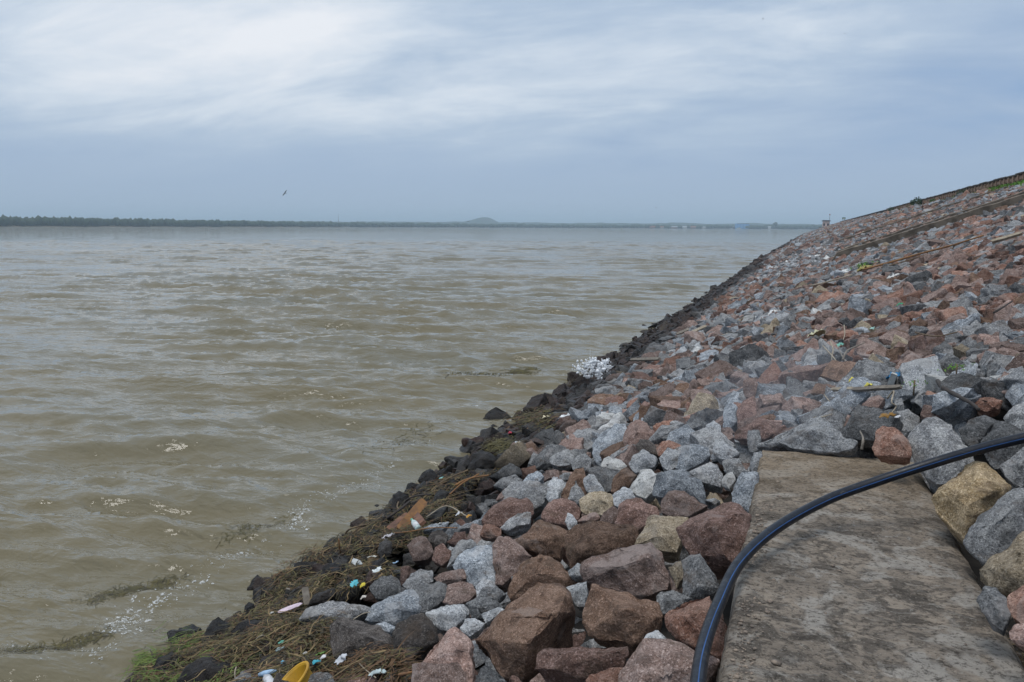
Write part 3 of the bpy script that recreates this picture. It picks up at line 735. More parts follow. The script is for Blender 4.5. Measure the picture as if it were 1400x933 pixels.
# the largest in view become objects of their own
rel = np.stack([PX, PY, PZ - CAM_H], -1)
dep = rel @ np.array(fw[:]); u_ = 700 + F * (rel @ np.array(rt[:])) / dep; v_ = 466.5 - F * (rel @ np.array(up[:])) / dep
pxs_ = F * size * 2 / np.maximum(dep, .1)
cand = (dep > .5) & (u_ > 5) & (u_ < 1395) & (v_ < 928) & (v_ > 280) & ~sunk & (PZ > -.02)
score = np.where(cand, pxs_, 0)
NIND = 300 - len(ROCKS)
top = np.argsort(-score)[:NIND]
mesh_cache = {}
def rock_mesh(s, c):
    if (s, c) not in mesh_cache:
        me = mesh_np('rock', SHAPES[s][0], SHAPES[s][1]); finish(me, 32); me.materials.append(RM[c]); mesh_cache[(s, c)] = me
    return mesh_cache[(s, c)]
for i in top:
    o = bpy.data.objects.new('rock', rock_mesh(int(shp[i]), str(cols[i]))); COL.objects.link(o)
    o.location = (PX[i], PY[i], PZ[i]); o.rotation_euler = eul[i]; o.scale = scl[i]
    ROCKS.append(dict(o=o, col=str(cols[i]), px=float(u_[i]), py=float(v_[i]), w=float(pxs_[i]), h=float(pxs_[i]) * .6, pos=Vector((PX[i], PY[i], PZ[i])), size=float(size[i] * 2)))
rest = np.ones(n, bool); rest[top] = False
src = bpy.data.collections.new('rock_shapes')
k = 0
keymap = {}
for c in SRC_COLS:
    for s in range(NSH):
        so = bpy.data.objects.new('rock_shape_%03d' % k, rock_mesh(s, c)); src.objects.link(so); keymap[(c, s)] = k; k += 1
idx = np.array([keymap[(str(c), int(s))] for c, s in zip(cols[rest], shp[rest])], np.int32)
me = bpy.data.meshes.new('riprap')
P = np.stack([PX, PY, PZ], -1)[rest].astype(np.float32)
me.vertices.add(len(P)); me.vertices.foreach_set('co', P.ravel())
a = me.attributes.new('rot', 'FLOAT_VECTOR', 'POINT'); a.data.foreach_set('vector', eul[rest].astype(np.float32).ravel())
a = me.attributes.new('scl', 'FLOAT_VECTOR', 'POINT'); a.data.foreach_set('vector', scl[rest].astype(np.float32).ravel())
a = me.attributes.new('pick', 'INT', 'POINT'); a.data.foreach_set('value', idx)
rip = link('riprap_rocks', me)
tag(rip, 'thousands of grey and reddish broken rocks covering the dam slope', 'rocks', kind='stuff')
ng = bpy.data.node_groups.new('place_rocks', 'GeometryNodeTree')
ng.interface.new_socket('Geometry', in_out='INPUT', socket_type='NodeSocketGeometry')
ng.interface.new_socket('Geometry', in_out='OUTPUT', socket_type='NodeSocketGeometry')
g = NB(ng)
gi = g.n('NodeGroupInput'); go = g.n('NodeGroupOutput')
ci_ = g.n('GeometryNodeCollectionInfo'); ci_.inputs['Collection'].default_value = src; ci_.inputs['Separate Children'].default_value = True
ip = g.n('GeometryNodeInstanceOnPoints'); ip.inputs['Pick Instance'].default_value = True
def named(nm, t):
    q = g.n('GeometryNodeInputNamedAttribute', {'data_type': t}); q.inputs[0].default_value = nm; return q.outputs[0]
er = g.n('FunctionNodeEulerToRotation', i0=named('rot', 'FLOAT_VECTOR'))
mp = g.n('GeometryNodeMeshToPoints'); ng.links.new(gi.outputs[0], mp.inputs[0])
ng.links.new(mp.outputs[0], ip.inputs['Points']); ng.links.new(ci_.outputs[0], ip.inputs['Instance'])
ng.links.new(named('pick', 'INT'), ip.inputs['Instance Index']); ng.links.new(er.outputs[0], ip.inputs['Rotation']); ng.links.new(named('scl', 'FLOAT_VECTOR'), ip.inputs['Scale'])
ng.links.new(ip.outputs[0], go.inputs[0])
md = rip.modifiers.new('rocks', 'NODES'); md.node_group = ng
print('scattered', int(rest.sum()), 'individual', len(ROCKS))
# ------------------------------------------------------------------ concrete slab
m_slab, b, p = new_mat('weathered_concrete')
pos = b.n('ShaderNodeNewGeometry').outputs['Position']
st = b.mapping(pos, scale=(.95, 1.2, 1.0), rot=(0, 0, .08))
a1 = b.noise(st, 2.6, 6, .62, .5); a2 = b.noise(b.mapping(st, loc=(7, 3, 1)), 9.0, 7, .68, .6); a3 = b.noise(b.mapping(st, loc=(1, 13, 1)), 42.0, 6, .75)
a4 = b.noise(b.mapping(pos, loc=(4, 2, 8)), 3.1, 5, .6, .8); a5 = b.noise(b.mapping(st, loc=(2, 5, 9)), 15.0, 8, .72, 1.0)
col = b.mix(b.maprange(a1, .36, .62), (.28, .235, .19), (.42, .35, .28))
col = b.mix(b.math('MULTIPLY', b.maprange(a2, .46, .58), .85), col, (.125, .108, .092))
col = b.mix(b.math('MULTIPLY', b.maprange(a4, .50, .60), .8), col, (.50, .46, .41))
col = b.mix(b.math('MULTIPLY', b.maprange(a5, .56, .66), .7), col, (.47, .44, .40))
col = b.mix(b.math('MULTIPLY', b.maprange(b.noise(b.mapping(st, loc=(9, 9, 2)), 5.0, 7, .7, 1.0), .54, .66), .85), col, (.08, .068, .056))
far_tan = b.maprange(b.n('ShaderNodeSeparateXYZ', i0=pos).outputs[1], 4.2, 5.6)
col = b.mix(b.math('MULTIPLY', far_tan, .55), col, (.33, .24, .145))
col = b.mix(b.math('MULTIPLY', b.maprange(a3, .50, .62), .72), col, (.045, .038, .03))
col = b.mix(b.math('MULTIPLY', b.maprange(b.noise(pos, 75, 3, .7), .58, .66), .6), col, (.42, .38, .32))
b.set(p.inputs['Base Color'], col); p.inputs['Roughness'].default_value = .93; p.inputs['Specular IOR Level'].default_value = .25
hsum = b.math('ADD', b.math('MULTIPLY', a2, .7), b.math('ADD', b.math('MULTIPLY', a3, .25), b.math('MULTIPLY', a5, .6)))
bp = b.n('ShaderNodeBump', Strength=1.0, Height=hsum); bp.inputs['Distance'].default_value = .055; b.set(p.inputs['Normal'], bp)
A = on_z(1045, 612, SLAB_Z); B = on_z(990, 933, SLAB_Z); Cc = on_z(1238, 627, SLAB_Z); Dd = on_z(1390, 933, SLAB_Z)
def lerp_y(P, Q, y): t = (y - P.y) / (Q.y - P.y); return P.x + (Q.x - P.x) * t
slab_o = (0.25, 3.0, SLAB_Z - .5)
nu, nv = 60, 260
VV = []
yfarL, yfarR = A.y, Cc.y
for j in range(nv):
    t = j / (nv - 1)
    for i in range(nu):
        s = (i - 5) / (nu - 11)           # -..0..1..
        sc_ = min(max(s, 0), 1)
        y1 = yfarL + (yfarR - yfarL) * sc_
        y = -2.2 + (y1 + 2.2) * t
        xl, xr = lerp_y(A, B, y), lerp_y(Cc, Dd, y)
        ro = .10
        x = xl + (xr - xl) * sc_
        z = SLAB_Z
        jag = noise.noise(Vector((y * 5, s * .1 + 3, 0))) * .024 + noise.noise(Vector((y * 17, 3, 0))) * .014 - .03 * max(0, noise.noise(Vector((y * 8, 9, 0))) - .25)
        if i < 5: x = xl - .012 * (5 - i) * (i < 5) + jag; z = SLAB_Z - [.50, .34, .16, .05, .012][i]
        elif i == 5: x = xl + jag * .8 + .006
        k_ = nu - 1 - i
        if k_ < 5: x = xr + [.10, .097, .092, .078, .045][k_]; z = SLAB_Z - [.5, .32, .14, .05, .012][k_]; x += jag * .35
        z += .012 * noise.noise(Vector((x * 2.2, y * 2.2, 0))) + .006 * noise.noise(Vector((x * 9, y * 14, 2))) + .0035 * noise.noise(Vector((x * 30, y * 40, 5)))
        if t > .985 and 0 <= s <= 1: z -= .012
        if j == nv - 1: z = min(z, SLAB_Z - .5)
        if j == nv - 2: y += 0.01 + .02 * noise.noise(Vector((x * 7, 1, 1)))
        VV.append((x - slab_o[0], y - slab_o[1], z - slab_o[2]))
me = mesh_np('concrete_slab', VV, grid_faces(nv, nu)); finish(me, 45)
slab = link('concrete_slab', me, m_slab, loc=slab_o)
tag(slab, 'long weathered concrete slab running away from the viewer between the rocks', 'concrete slab')

# ------------------------------------------------------------------ hose
m_hose, b, p = new_mat('black_polythene')
oc = b.n('ShaderNodeTexCoord').outputs['Object']
b.set(p.inputs['Base Color'], b.mix(b.maprange(b.noise(oc, 14, 5, .6), .5, .7), (.007, .010, .018), (.014, .017, .024)))
_dust = b.maprange(b.noise(b.mapping(oc, scale=(1, 1, 2.5)), 26, 7, .72, .6), .56, .70)
b.set(p.inputs['Base Color'], b.mix(b.math('MULTIPLY', _dust, .6), b.mix(b.maprange(b.noise(oc, 14, 5, .6), .5, .7), (.007, .010, .018), (.016, .018, .024)), (.10, .09, .075)))
b.set(p.inputs['Roughness'], b.maprange(b.noise(oc, 30, 4, .6), .3, .7, .30, .5)); p.inputs['Specular IOR Level'].default_value = .35
m_blue = plain('blue_stripe', (.02, .09, .28), .4, bump=0)
hp_ = [(948, 1010, 2.25), (953, 945, 2.52), (962, 885, 2.83), (983, 825, 3.15), (1013, 767, 3.52), (1062, 722, 3.83), (1130, 684, 4.08), (1200, 658, 4.15), (1270, 635, 4.12), (1340, 614, 4.02), (1400, 599, 3.92), (1480, 582, 3.8), (1580, 568, 3.7), (1700, 565, 3.6)]
pts = catmull([at_depth(*q) for q in hp_], 12)
HO = pts[0].copy()
pl_ = [q - HO for q in pts]
hose = link('water_hose', tube('water_hose', pl_, .0262, 24), m_hose, loc=HO)
tag(hose, 'thick black plastic water pipe with blue stripe arching over the concrete slab', 'pipe')
def facing(q):
    t_ = (CAMP - (q + HO)).normalized(); return t_ + Vector((0, 0, -.12))
link('stripe', tube('stripe', pl_, .0269, 5, arc=R(8), face=facing), m_blue, parent=hose)
def facing2(q):
    t_ = (CAMP - (q + HO)).normalized(); return t_ + Vector((0, 0, -2.6))
# ------------------------------------------------------------------ concrete ribs up the slope
m_rib = plain('dirty_concrete', (.19, .155, .12), .95, scale=3, bump=.5, col2=(.09, .072, .055))
ribs = [(33.2, .7, 11.3, .30, 'nearest mossy concrete rib running up the rock slope'), (38.8, .9, 11.4, .2, 'second concrete rib up the rock slope, just beyond the nearest'),
        (57.5, 1.2, 11.2, .22, 'third concrete rib up the slope, in the middle distance'), (84, .5, 11, .25, 'fourth concrete rib up the slope, far off'), (96, 1.0, 11, .25, 'fifth concrete rib up the slope, beside the fourth, far off'),
        (150, 1, 11, .3, 'sixth and farthest concrete rib up the rock slope')]
for k, (yy, x0, x1, hh_, lab) in enumerate(ribs):
    nn = 60; VV = []
    for i in range(nn):
        x = x0 + (x1 - x0) * i / (nn - 1)
        gz = SLOPE * (x - XW)
        jt = .05 * noise.noise(Vector((x * 1.4, yy, 0)))
        top = hh_ + .06 + jt + (-.25 if i in (0, nn - 1) else 0)
        for (dy, dz) in ((-.16, -.35), (-.15, top - .02), (-.11, top), (.11, top), (.15, top - .02), (.16, -.35)):
            VV.append((x - x0, dy + .04 * noise.noise(Vector((x * .9, yy, 7))), gz + dz - SLOPE * (x0 - XW)))
    fs = grid_faces(nn, 6)
    me = mesh_np('concrete_rib', VV, fs); finish(me, 40)
    o = link('concrete_rib', me, m_rib, loc=(x0, yy, SLOPE * (x0 - XW))); tag(o, lab, 'concrete rib', 'concrete ribs running up the slope')

# ------------------------------------------------------------------ crest: guard wall of stone posts and rail blocks
m_post = plain('brown_stone', (.38, .245, .165), .9, scale=5, bump=.3, col2=(.26, .16, .11))
m_cap = plain('dark_cap', (.11, .095, .085), .9, scale=5, bump=.3, col2=(.05, .042, .04))
fence = empty('guard_fence', (XCREST, 30, ZCREST - .06))
tag(fence, 'low brown stone guard fence with dark caps along the top of the dam', 'fence')
def bevel_box(name, s, bev):
    bm = bmesh.new(); bmesh.ops.create_cube(bm, size=1); bmesh.ops.scale(bm, vec=s, verts=bm.verts); bmesh.ops.bevel(bm, geom=bm.edges[:], offset=bev, segments=1, affect='EDGES')
    me = bpy.data.meshes.new(name); bm.to_mesh(me); bm.free(); return me
me_post = bevel_box('post', (.26, .34, .72), .02); me_post.materials.append(m_post)
me_pan = bevel_box('rail', (.13, 1.08, .22), .015); me_pan.materials.append(m_post)
me_cap = bevel_box('cap', (.34, 1.26, .11), .02); me_cap.materials.append(m_cap)
NPOST = 98
rr = random.Random(4)
for i in range(NPOST):
    y = i * 1.36
    for nm, me_, dz, dy in (('post', me_post, .36, 0), ('rail', me_pan, .48, .68), ('cap', me_cap, .76, .0)):
        c = bpy.data.objects.new(nm, me_); COL.objects.link(c); c.parent = fence; c.location = (rr.uniform(-.02, .02), y + dy, dz + rr.uniform(-.025, .025)); c.rotation_euler = (0, 0, rr.uniform(-.02, .02))
V_, F_ = [], []
y = NPOST * 1.36
while y < 418:
    for (c, s) in (((0, y, .31), (.24, .28, .62)), ((0, y + .68, .37), (.13, 1.08, .22)), ((0, y, .64), (.34, 1.26, .11))):
        v, f_ = box_vf(c, s); n0 = len(V_); V_ += v; F_ += [tuple(q + n0 for q in ff) for ff in f_]
    y += 1.36
o = link('far_fence_run', pmesh('far_fence_run', V_, F_), m_cap, parent=fence); tag(o, kind='stuff')
# crest road slab
me = boxes('crest_road', [((XCREST + 3.3, 215, ZCREST - .27), (5.6, 470, .12))])
tag(link('crest_road', me, plain('road', (.06, .06, .06), .9, scale=1)), 'narrow road on top of the dam', 'road', kind='structure')

# grass strip: clumped blades along the crest
m_grass = []
for nm, c1, c2 in (('grass_green', (.10, .24, .022), (.14, .27, .04)), ('grass_olive', (.13, .13, .035), (.09, .105, .03)), ('grass_dry', (.20, .15, .07), (.14, .11, .05))):
    m_grass.append(plain(nm, c1, .8, scale=.6, bump=0, col2=c2))
gv = [[], [], []]
for i in range(46000):
    y = 32 + 370 * (rng.random() ** 1.9); x = XCREST - .15 - abs(rng.normal(0, .6))
    patch_ = noise.noise(Vector((y * .09, 2.2, 0))) + .5 * noise.noise(Vector((y * .5, x, 3)))
    if x < XCREST - 1.5 + .5 * noise.noise(Vector((y * .3, 9, 0))): continue
    bright = (47 < y < 72 and patch_ > -.25) or patch_ > .28
    mi = 0 if bright and rng.random() < .85 else (1 if rng.random() < .72 else 2)
    h_ = rng.uniform(.12, .32) * (1.15 if bright else .8); w_ = rng.uniform(.02, .05) * (1 + y / 120)
    a_ = rng.uniform(0, 6.283); lx, ly = rng.normal(0, .12, 2)
    z0 = min(SLOPE * (x - XW), ZCREST) - .05
    ca, sa = math.cos(a_) * w_, math.sin(a_) * w_
    gv[mi] += [(x - ca, y - sa, z0), (x + ca, y + sa, z0), (x + lx + ca * .4, y + ly + sa * .4, z0 + h_), (x + lx - ca * .4, y + ly - sa * .4, z0 + h_ * .96)]
allv = gv[0] + gv[1] + gv[2]
me = mesh_np('crest_grass', allv, np.arange(len(allv)).reshape(-1, 4))
for m_ in m_grass: me.materials.append(m_)
mi_ = np.concatenate([np.full(len(gv[k]) // 4, k) for k in range(3)]).astype(np.int32)
me.polygons.foreach_set('material_index', mi_)
o = link('crest_grass', me); tag(o, 'green and olive grass growing below the guard fence on the dam top', 'grass', kind='stuff')

def bush(y, x, rad, lab, seed, colr):
    rr = np.random.default_rng(seed); N_ = 700
    d = rr.normal(size=(N_, 3)); d /= np.linalg.norm(d, axis=1)[:, None]; r_ = rr.uniform(.45, 1, N_) ** .6
    nz_ = np.array([1 + .45 * noise.noise(Vector(q) * 1.8 + Vector((seed, 0, 0))) for q in d])
    c = d * (r_ * nz_)[:, None] * rad * np.array([1, 1.3, .85]) + np.array([0, 0, rad * .75])
    c = c[c[:, 2] > 0]
    V_ = []
    for q in c:
        a = rr.normal(size=3); a /= np.linalg.norm(a); b_ = np.cross(a, rr.normal(size=3)); b_ /= np.linalg.norm(b_); s = rad * rr.uniform(.07, .15)
        V_ += [q - a * s, q + b_ * s * .6, q + a * s, q - b_ * s * .6]
    z = min(SLOPE * (x - XW), ZCREST) - .1
    root = empty('bush', (x, y, z)); tag(root, lab, 'bush')
    link('foliage', mesh_np('foliage', V_, np.arange(len(V_)).reshape(-1, 4)), colr, parent=root)
    link('stem', tube('stem', [Vector((0, 0, 0)), Vector((.03, .05, rad * .5)), Vector((-.05, .1, rad * 1.0))], [.04, .03, .012], 6), m_dirt, parent=root)
m_leafd = plain('dark_leaves', (.022, .05, .02), .7, bump=0, scale=2, col2=(.035, .075, .02))
m_leafg = plain('green_leaves', (.05, .11, .02), .7, bump=0, scale=2, col2=(.08, .16, .03))
bush(111, XCREST - .75, .8, 'dark green bush left of the others on the dam crest', 3, m_leafd)
bush(79, XCREST - .55, .5, 'dark round bush against the guard fence, middle of the crest', 5, m_leafd)
bush(97, XCREST - .6, .4, 'small green bush between the two dark bushes on the crest', 8, m_leafg)
bush(52, XCREST - .5, .32, 'low green bush below the nearest fence posts', 11, m_leafg)
bush(146, XCREST - .7, .6, 'far small dark bush at the left end of the grass strip', 12, m_leafd)

# gate house at the end of the dam and its neighbours
m_pinkwall = plain('pink_wall', (.80, .60, .52), .9, scale=1, bump=0, col2=(.70, .50, .42))
m_conc = plain('roof_concrete', (.12, .12, .13), .9, scale=1, bump=0)
m_white = plain('white_paint', (.72, .72, .70), .7, scale=1, bump=0)
m_darkg = plain('dark_opening', (.03, .03, .035), .3, scale=1, bump=0)
g0 = at_depth(1129, 312, 430); gx, gy = g0.x, g0.y
gh = empty('gate_house', (gx, gy, 1.9), YAW * 0); tag(gh, 'small pink valve tower with flat dark roof at the far end of the dam', 'tower')
link('wall', boxes('wall', [((0, 0, 2.0), (3.6, 3.6, 6.4))]), m_pinkwall, parent=gh)
link('roof', boxes('roof', [((0, 0, 5.30), (4.6, 4.4, .28)), ((0, 0, 5.6), (3.6, 3.4, .22))]), m_conc, parent=gh)
for dx in (-.95, .95):
    link('window', boxes('window', [((dx, -1.82, 3.3), (.8, .1, 1.3))]), m_darkg, parent=gh)
link('door', boxes('door', [((0, -1.82, .4), (.9, .1, 2.1))]), m_darkg, parent=gh)
link('balcony', boxes('balcony', [((0, -2.3, -.75), (4.6, 1.2, .2))]), m_conc, parent=gh)
g1 = at_depth(1122.6, 311.5, 430); o = link('kiosk', boxes('kiosk', [((0, 0, 1.0), (2.2, 2.0, 2.2))]), m_white)
g2 = at_depth(1134, 303, 425); 
o.location = (g1.x, g1.y, CAM_H - 1.6); tag(o, 'tiny white hut left of the pink valve tower', 'hut')
link('roof', boxes('roof', [((0, 0, 2.25), (2.7, 2.5, .2))]), m_conc, parent=o)
ms = empty('signal_mast', (g2.x, g2.y, g2.z - 3)); tag(ms, 'thin mast with red lamp right of the pink tower', 'mast')
link('pole', tube('pole', [Vector((0, 0, 0)), Vector((0, 0, 6.4))], .08, 6), m_conc, parent=ms)
link('lamp', boxes('lamp', [((0, 0, 6.6), (.5, .5, .55))]), plain('red_lamp', (.35, .05, .04), .5), parent=ms)
g3 = at_depth(1153.3, 304, 330)
sg = empty('road_sign', (g3.x, g3.y, g3.z - .8)); tag(sg, 'small green and white signboard on post at the dam end', 'sign')
link('post', boxes('post', [((-.35, 0, 1.0), (.1, .1, 2.2)), ((.35, 0, 1.0), (.1, .1, 2.2))]), m_conc, parent=sg)
link('board', boxes('board', [((0, -.08, 2.35), (1.3, .06, .8))]), plain('sign_green', (.05, .16, .08), .6), parent=sg)
link('panel', boxes('panel', [((0, -.12, 2.25), (1.0, .03, .28))]), m_white, parent=sg)

# ------------------------------------------------------------------ far shore: wood, hill, houses
m_wood, b, p = new_mat('far_foliage')
pos = b.n('ShaderNodeNewGeometry').outputs['Position']
b.set(p.inputs['Base Color'], b.mix(b.maprange(b.noise(pos, .05, 3, .6), .35, .65), (.032, .052, .034), (.055, .072, .048)))
p.inputs['Roughness'].default_value = .9; p.inputs['Specular IOR Level'].default_value = .1
V2, F2 = ico(1)
nV = len(V2); Vs, Fs_ = [], []; cnt = 0
def clump(px, dr, h, wd):
    global cnt
    d = az_dir(px); r_ = shore_r(px) + dr
    c = np.array([d.x * r_, d.y * r_, 1.0])
    s = 1 + rng.normal(0, .16, nV)
    v = V2 * s[:, None] * np.array([wd, wd, h * .55]) + c + np.array([0, 0, h * .5])
    Vs.append(v); Fs_.append(F2 + cnt * nV); cnt += 1
for i in range(4600):
    px = rng.uniform(-500, 1900)
    base = float(np.interp(px, [-600, 0, 200, 350, 520, 800, 950, 1130, 1900], [11, 10.2, 10.2, 9.0, 9.6, 8.8, 9.4, 10.4, 12]))
    dr = rng.uniform(8, 60) if rng.random() < .5 else rng.uniform(60, 420)
    h = base * rng.uniform(.68, .98) * (1 + .12 * noise.noise(Vector((px * .05, 0, 0)))) * (1.0 + dr / 2600)
    if rng.random() < .012: h *= 1.15
    clump(px, dr, h, rng.uniform(3.5, 8) * shore_r(px) / 1500)
me = mesh_np('far_woods', np.concatenate(Vs), np.concatenate(Fs_))
tag(link('far_woods', me, m_wood), 'long low belt of hazy blue-green trees lining the far shore', 'woods', kind='stuff')
# ridges and the lone hill behind
def ridge(name, dist, prof, label, thick=900):
    V_ = []
    for (px, hh_) in prof:
        d = az_dir(px)
        for k, (dr, f_) in enumerate(((-thick * .5, 0), (-thick * .2, .75), (0, 1), (thick * .3, .8), (thick, 0))):
            V_.append((d.x * (dist + dr), d.y * (dist + dr), -1 + hh_ * f_))
    me = mesh_np(name, V_, grid_faces(len(prof), 5)); me.shade_smooth()
    tag(link(name, me, m_wood), label, 'hill', kind='structure')
def hill_profile(px):
    c = 664; a = 45 * math.exp(-((px - c - (2 if px > c else 0)) / (16 if px > c else 20)) ** 2)
    return a + 20 * math.exp(-((px - 635) / 38) ** 2)
ridge('hill', 3600, [(x, 10 + .62 * hill_profile(x)) for x in np.linspace(520, 780, 66)], 'single low hill on the horizon above the far shore')
ridge('far_ridge', 3300, [(x, 21 + 5 * noise.noise(Vector((x * .02, 1, 0))) + 3 * noise.noise(Vector((x * .15, 5, 0))) - (10 if x < 250 else 0)) for x in np.linspace(-500, 2200, 340)], 'faint low wooded ridge behind the far shore', 700)

def far_at(px, dr=4): d = az_dir(px); r_ = shore_r(px) + dr; return d.x * r_, d.y * r_
def house(px, wd, dp, ht, wallm, roofm, lab, dr=5, gable=True):
    x, y = far_at(px, dr); rz = math.atan2(-x, y)
    h = empty('house', (x, y, 1.0), rz); tag(h, lab, 'house', 'houses on the far shore')
    link('wall', boxes('wall', [((0, 0, ht / 2), (wd, dp, ht))]), wallm, parent=h)
    if gable:
        V_ = [(-wd / 2 - .4, -dp / 2 - .4, ht), (wd / 2 + .4, -dp / 2 - .4, ht), (wd / 2 + .4, dp / 2 + .4, ht), (-wd / 2 - .4, dp / 2 + .4, ht), (-wd / 2 - .4, 0, ht + dp * .3), (wd / 2 + .4, 0, ht + dp * .3)]
        me = pmesh('roof', V_, [(0, 1, 5, 4), (2, 3, 4, 5), (0, 4, 3), (1, 2, 5), (0, 3, 2, 1)])
    else: me = boxes('roof', [((0, 0, ht + .15), (wd + .6, dp + .6, .3))])
    link('roof', me, roofm, parent=h)
    nw = max(2, int(wd / 4))
    for k in range(nw): link('window', boxes('window', [((-wd / 2 + wd * (k + .5) / nw, -dp / 2 - .03, ht * .55), (1.2, .1, 1.3))]), m_darkg, parent=h)
m_tile = plain('red_tiles', (.30, .12, .08), .9, bump=0); m_brickf = plain('brick_far', (.33, .16, .11), .9, bump=0); m_cream = plain('cream_wall', (.55, .50, .42), .9, bump=0); m_greyr = plain('tin_roof', (.40, .42, .44), .6, bump=0)
house(892, 15, 8, 3.6, m_brickf, m_tile, 'low brick house with red roof, leftmost on the far bank')
house(905, 9, 7, 3.2, m_cream, m_tile, 'small cream house right of the leftmost brick house')
house(921, 20, 8, 3.2, m_brickf, m_greyr, 'long brick shed with tin roof on the far bank')
house(936, 11, 8, 4.2, m_white, m_greyr, 'white house with tin roof, middle of the far bank')
house(948, 14, 8, 3.4, m_brickf, m_tile, 'brick house with red roof right of the white house')
house(962, 10, 7, 3.0, m_cream, m_greyr, 'cream hut with tin roof, left of the low white shed')
house(1000, 9, 7, 4.6, m_white, m_greyr, 'white block directly left of the blue factory')
house(1052, 7, 7, 4.5, m_white, m_greyr, 'lone white house right of the blue factory')
# blue factory
x, y = far_at(1014.5, 12); rz = math.atan2(-x, y)
bf = empty('factory', (x, y, 1.0), rz); tag(bf, 'bright blue factory shed on the far shore', 'factory')
m_bl = plain('blue_sheet', (.10, .34, .68), .6, bump=0); m_bl2 = plain('pale_blue_sheet', (.25, .50, .78), .6, bump=0)
link('wall', boxes('wall', [((0, 0, 6.5), (36, 18, 13))]), m_bl, parent=bf)
link('roof', boxes('roof', [((3, 0, 13.4), (31, 19, .9))]), m_conc, parent=bf)
for k in range(5): link('panel', boxes('panel', [((-15.2 + k * 7.4, -9.1, 7.2), (2.2, .3, 10.5))]), m_bl2, parent=bf)
link('base', boxes('base', [((-8, -9.4, 1.0), (12, .8, 2.0))]), m_white, parent=bf)
for k in range(3): link('window', boxes('window', [((3.5 + k * 4.6, -9.12, 4.2), (2.4, .3, 1.6))]), m_darkg, parent=bf)
x, y = far_at(463, 700); o = link('radio_mast', tube('radio_mast', [Vector((0, 0, 0)), Vector((0, 0, 17)), Vector((0, 0, 34))], [1.0, .6, .3], 5), m_conc, loc=(x, y, 0)); tag(o, 'faint radio mast rising over the far shore left of the hill', 'mast')
x, y = far_at(1060, 30); 
def far_tree(px, dr, h, lab):
    x, y = far_at(px, dr); t = empty('tree', (x, y, 1)); tag(t, lab, 'tree')
    link('trunk', tube('trunk', [Vector((0, 0, 0)), Vector((0, 0, h * .6))], [.7, .35], 6), m_dirt, parent=t)
    V_ = []
    for k in range(420):
        d = rng.normal(size=3); d /= np.linalg.norm(d); q = d * rng.uniform(.4, 1) * np.array([h * .36, h * .36, h * .30]) * (1 + .3 * noise.noise(Vector(d) * 2)) + np.array([0, 0, h * .72])
        a = rng.normal(size=3); a /= np.linalg.norm(a); b_ = np.cross(a, d); s = h * .06; V_ += [q - a * s, q + b_ * s, q + a * s, q - b_ * s]
    link('crown', mesh_np('crown', V_, np.arange(len(V_)).reshape(-1, 4)), m_wood, parent=t)
far_tree(1060, 25, 17, 'tall dark tree on the far shore right of the blue factory')
# marker post in the lake
q = on_z(850, 315.5, 0); o = link('marker_post', tube('marker_post', [Vector((0, 0, -2)), Vector((0, 0, 2.6))], .35, 8), plain('buoy', (.30, .32, .25), .7), loc=(q.x, q.y, 0)); tag(o, 'tiny upright marker post standing in the distant water', 'post')

# ------------------------------------------------------------------ birds
m_bird = plain('dark_feathers', (.022, .018, .015), .8, scale=30, bump=0)
def bird(px, py, d, span, heading, bank, up1, lab):
    V_, Fs = [], []
    sec = [(-.42, .012), (-.30, .05), (-.1, .085), (.12, .08), (.26, .055), (.34, .045), (.42, .008)]   # tail..beak
    S = 10
    for (yy, r_) in sec:
        for k in range(S): a = 2 * math.pi * k / S; V_.append((r_ * math.cos(a), yy, r_ * .85 * math.sin(a)))
    for i in range(len(sec) - 1):
        for k in range(S): Fs.append((i * S + k, i * S + (k + 1) % S, (i + 1) * S + (k + 1) % S, (i + 1) * S + k))
    for sgn in (-1, 1):
        wing = [(.05, .17, -.12, 0), (.35, .26, -.14, up1 * .5), (.62, .22, -.16, up1 * .85), (.9, .06, -.20, up1 * .95), (1.05, -.10, -.22, up1)]
        n0 = len(V_)
        for (xx, fr, bk, zz) in wing:
            V_ += [(sgn * xx, fr, zz * .6), (sgn * xx, (fr + bk) / 2, zz * .6 + .022), (sgn * xx, bk, zz * .6), (sgn * xx, (fr + bk) / 2, zz * .6 - .01)]
        for i in range(len(wing) - 1):
            for k in range(4): q = n0 + i * 4; Fs.append((q + k, q + (k + 1) % 4, q + 4 + (k + 1) % 4, q + 4 + k))
        Fs.append((n0 + 16, n0 + 17, n0 + 18, n0 + 19))
    n0 = len(V_); V_ += [(-.03, -.36, .01), (.03, -.36, .01), (.11, -.66, .0), (-.11, -.66, .0), (-.03, -.36, -.01), (.03, -.36, -.01), (.11, -.66, -.012), (-.11, -.66, -.012)]
    Fs += [(n0, n0 + 1, n0 + 2, n0 + 3), (n0 + 7, n0 + 6, n0 + 5, n0 + 4), (n0, n0 + 3, n0 + 7, n0 + 4), (n0 + 1, n0 + 5, n0 + 6, n0 + 2), (n0 + 3, n0 + 2, n0 + 6, n0 + 7)]
    me = pmesh('bird', [Vector(v) * span / 2.1 for v in V_], Fs); me.shade_smooth()
    o = link('bird', me, m_bird, loc=at_depth(px, py, d)); o.rotation_euler = (R(8), bank, heading); tag(o, lab, 'bird')
bird(389.5, 264.5, 120, 1.15, R(75), R(-48), .25, 'largest dark bird gliding low over the lake, wings tilted')
bird(1155.5, 46, 110, .55, R(20), 0, .2, 'small bird high in the sky, rightmost and highest up')
bird(1043, 26, 120, .42, R(100), R(20), .35, 'tiny bird at the top edge of the sky, right of centre')
bird(743, 101, 110, .36, R(40), R(10), .3, 'tiny bird in the upper middle of the sky')
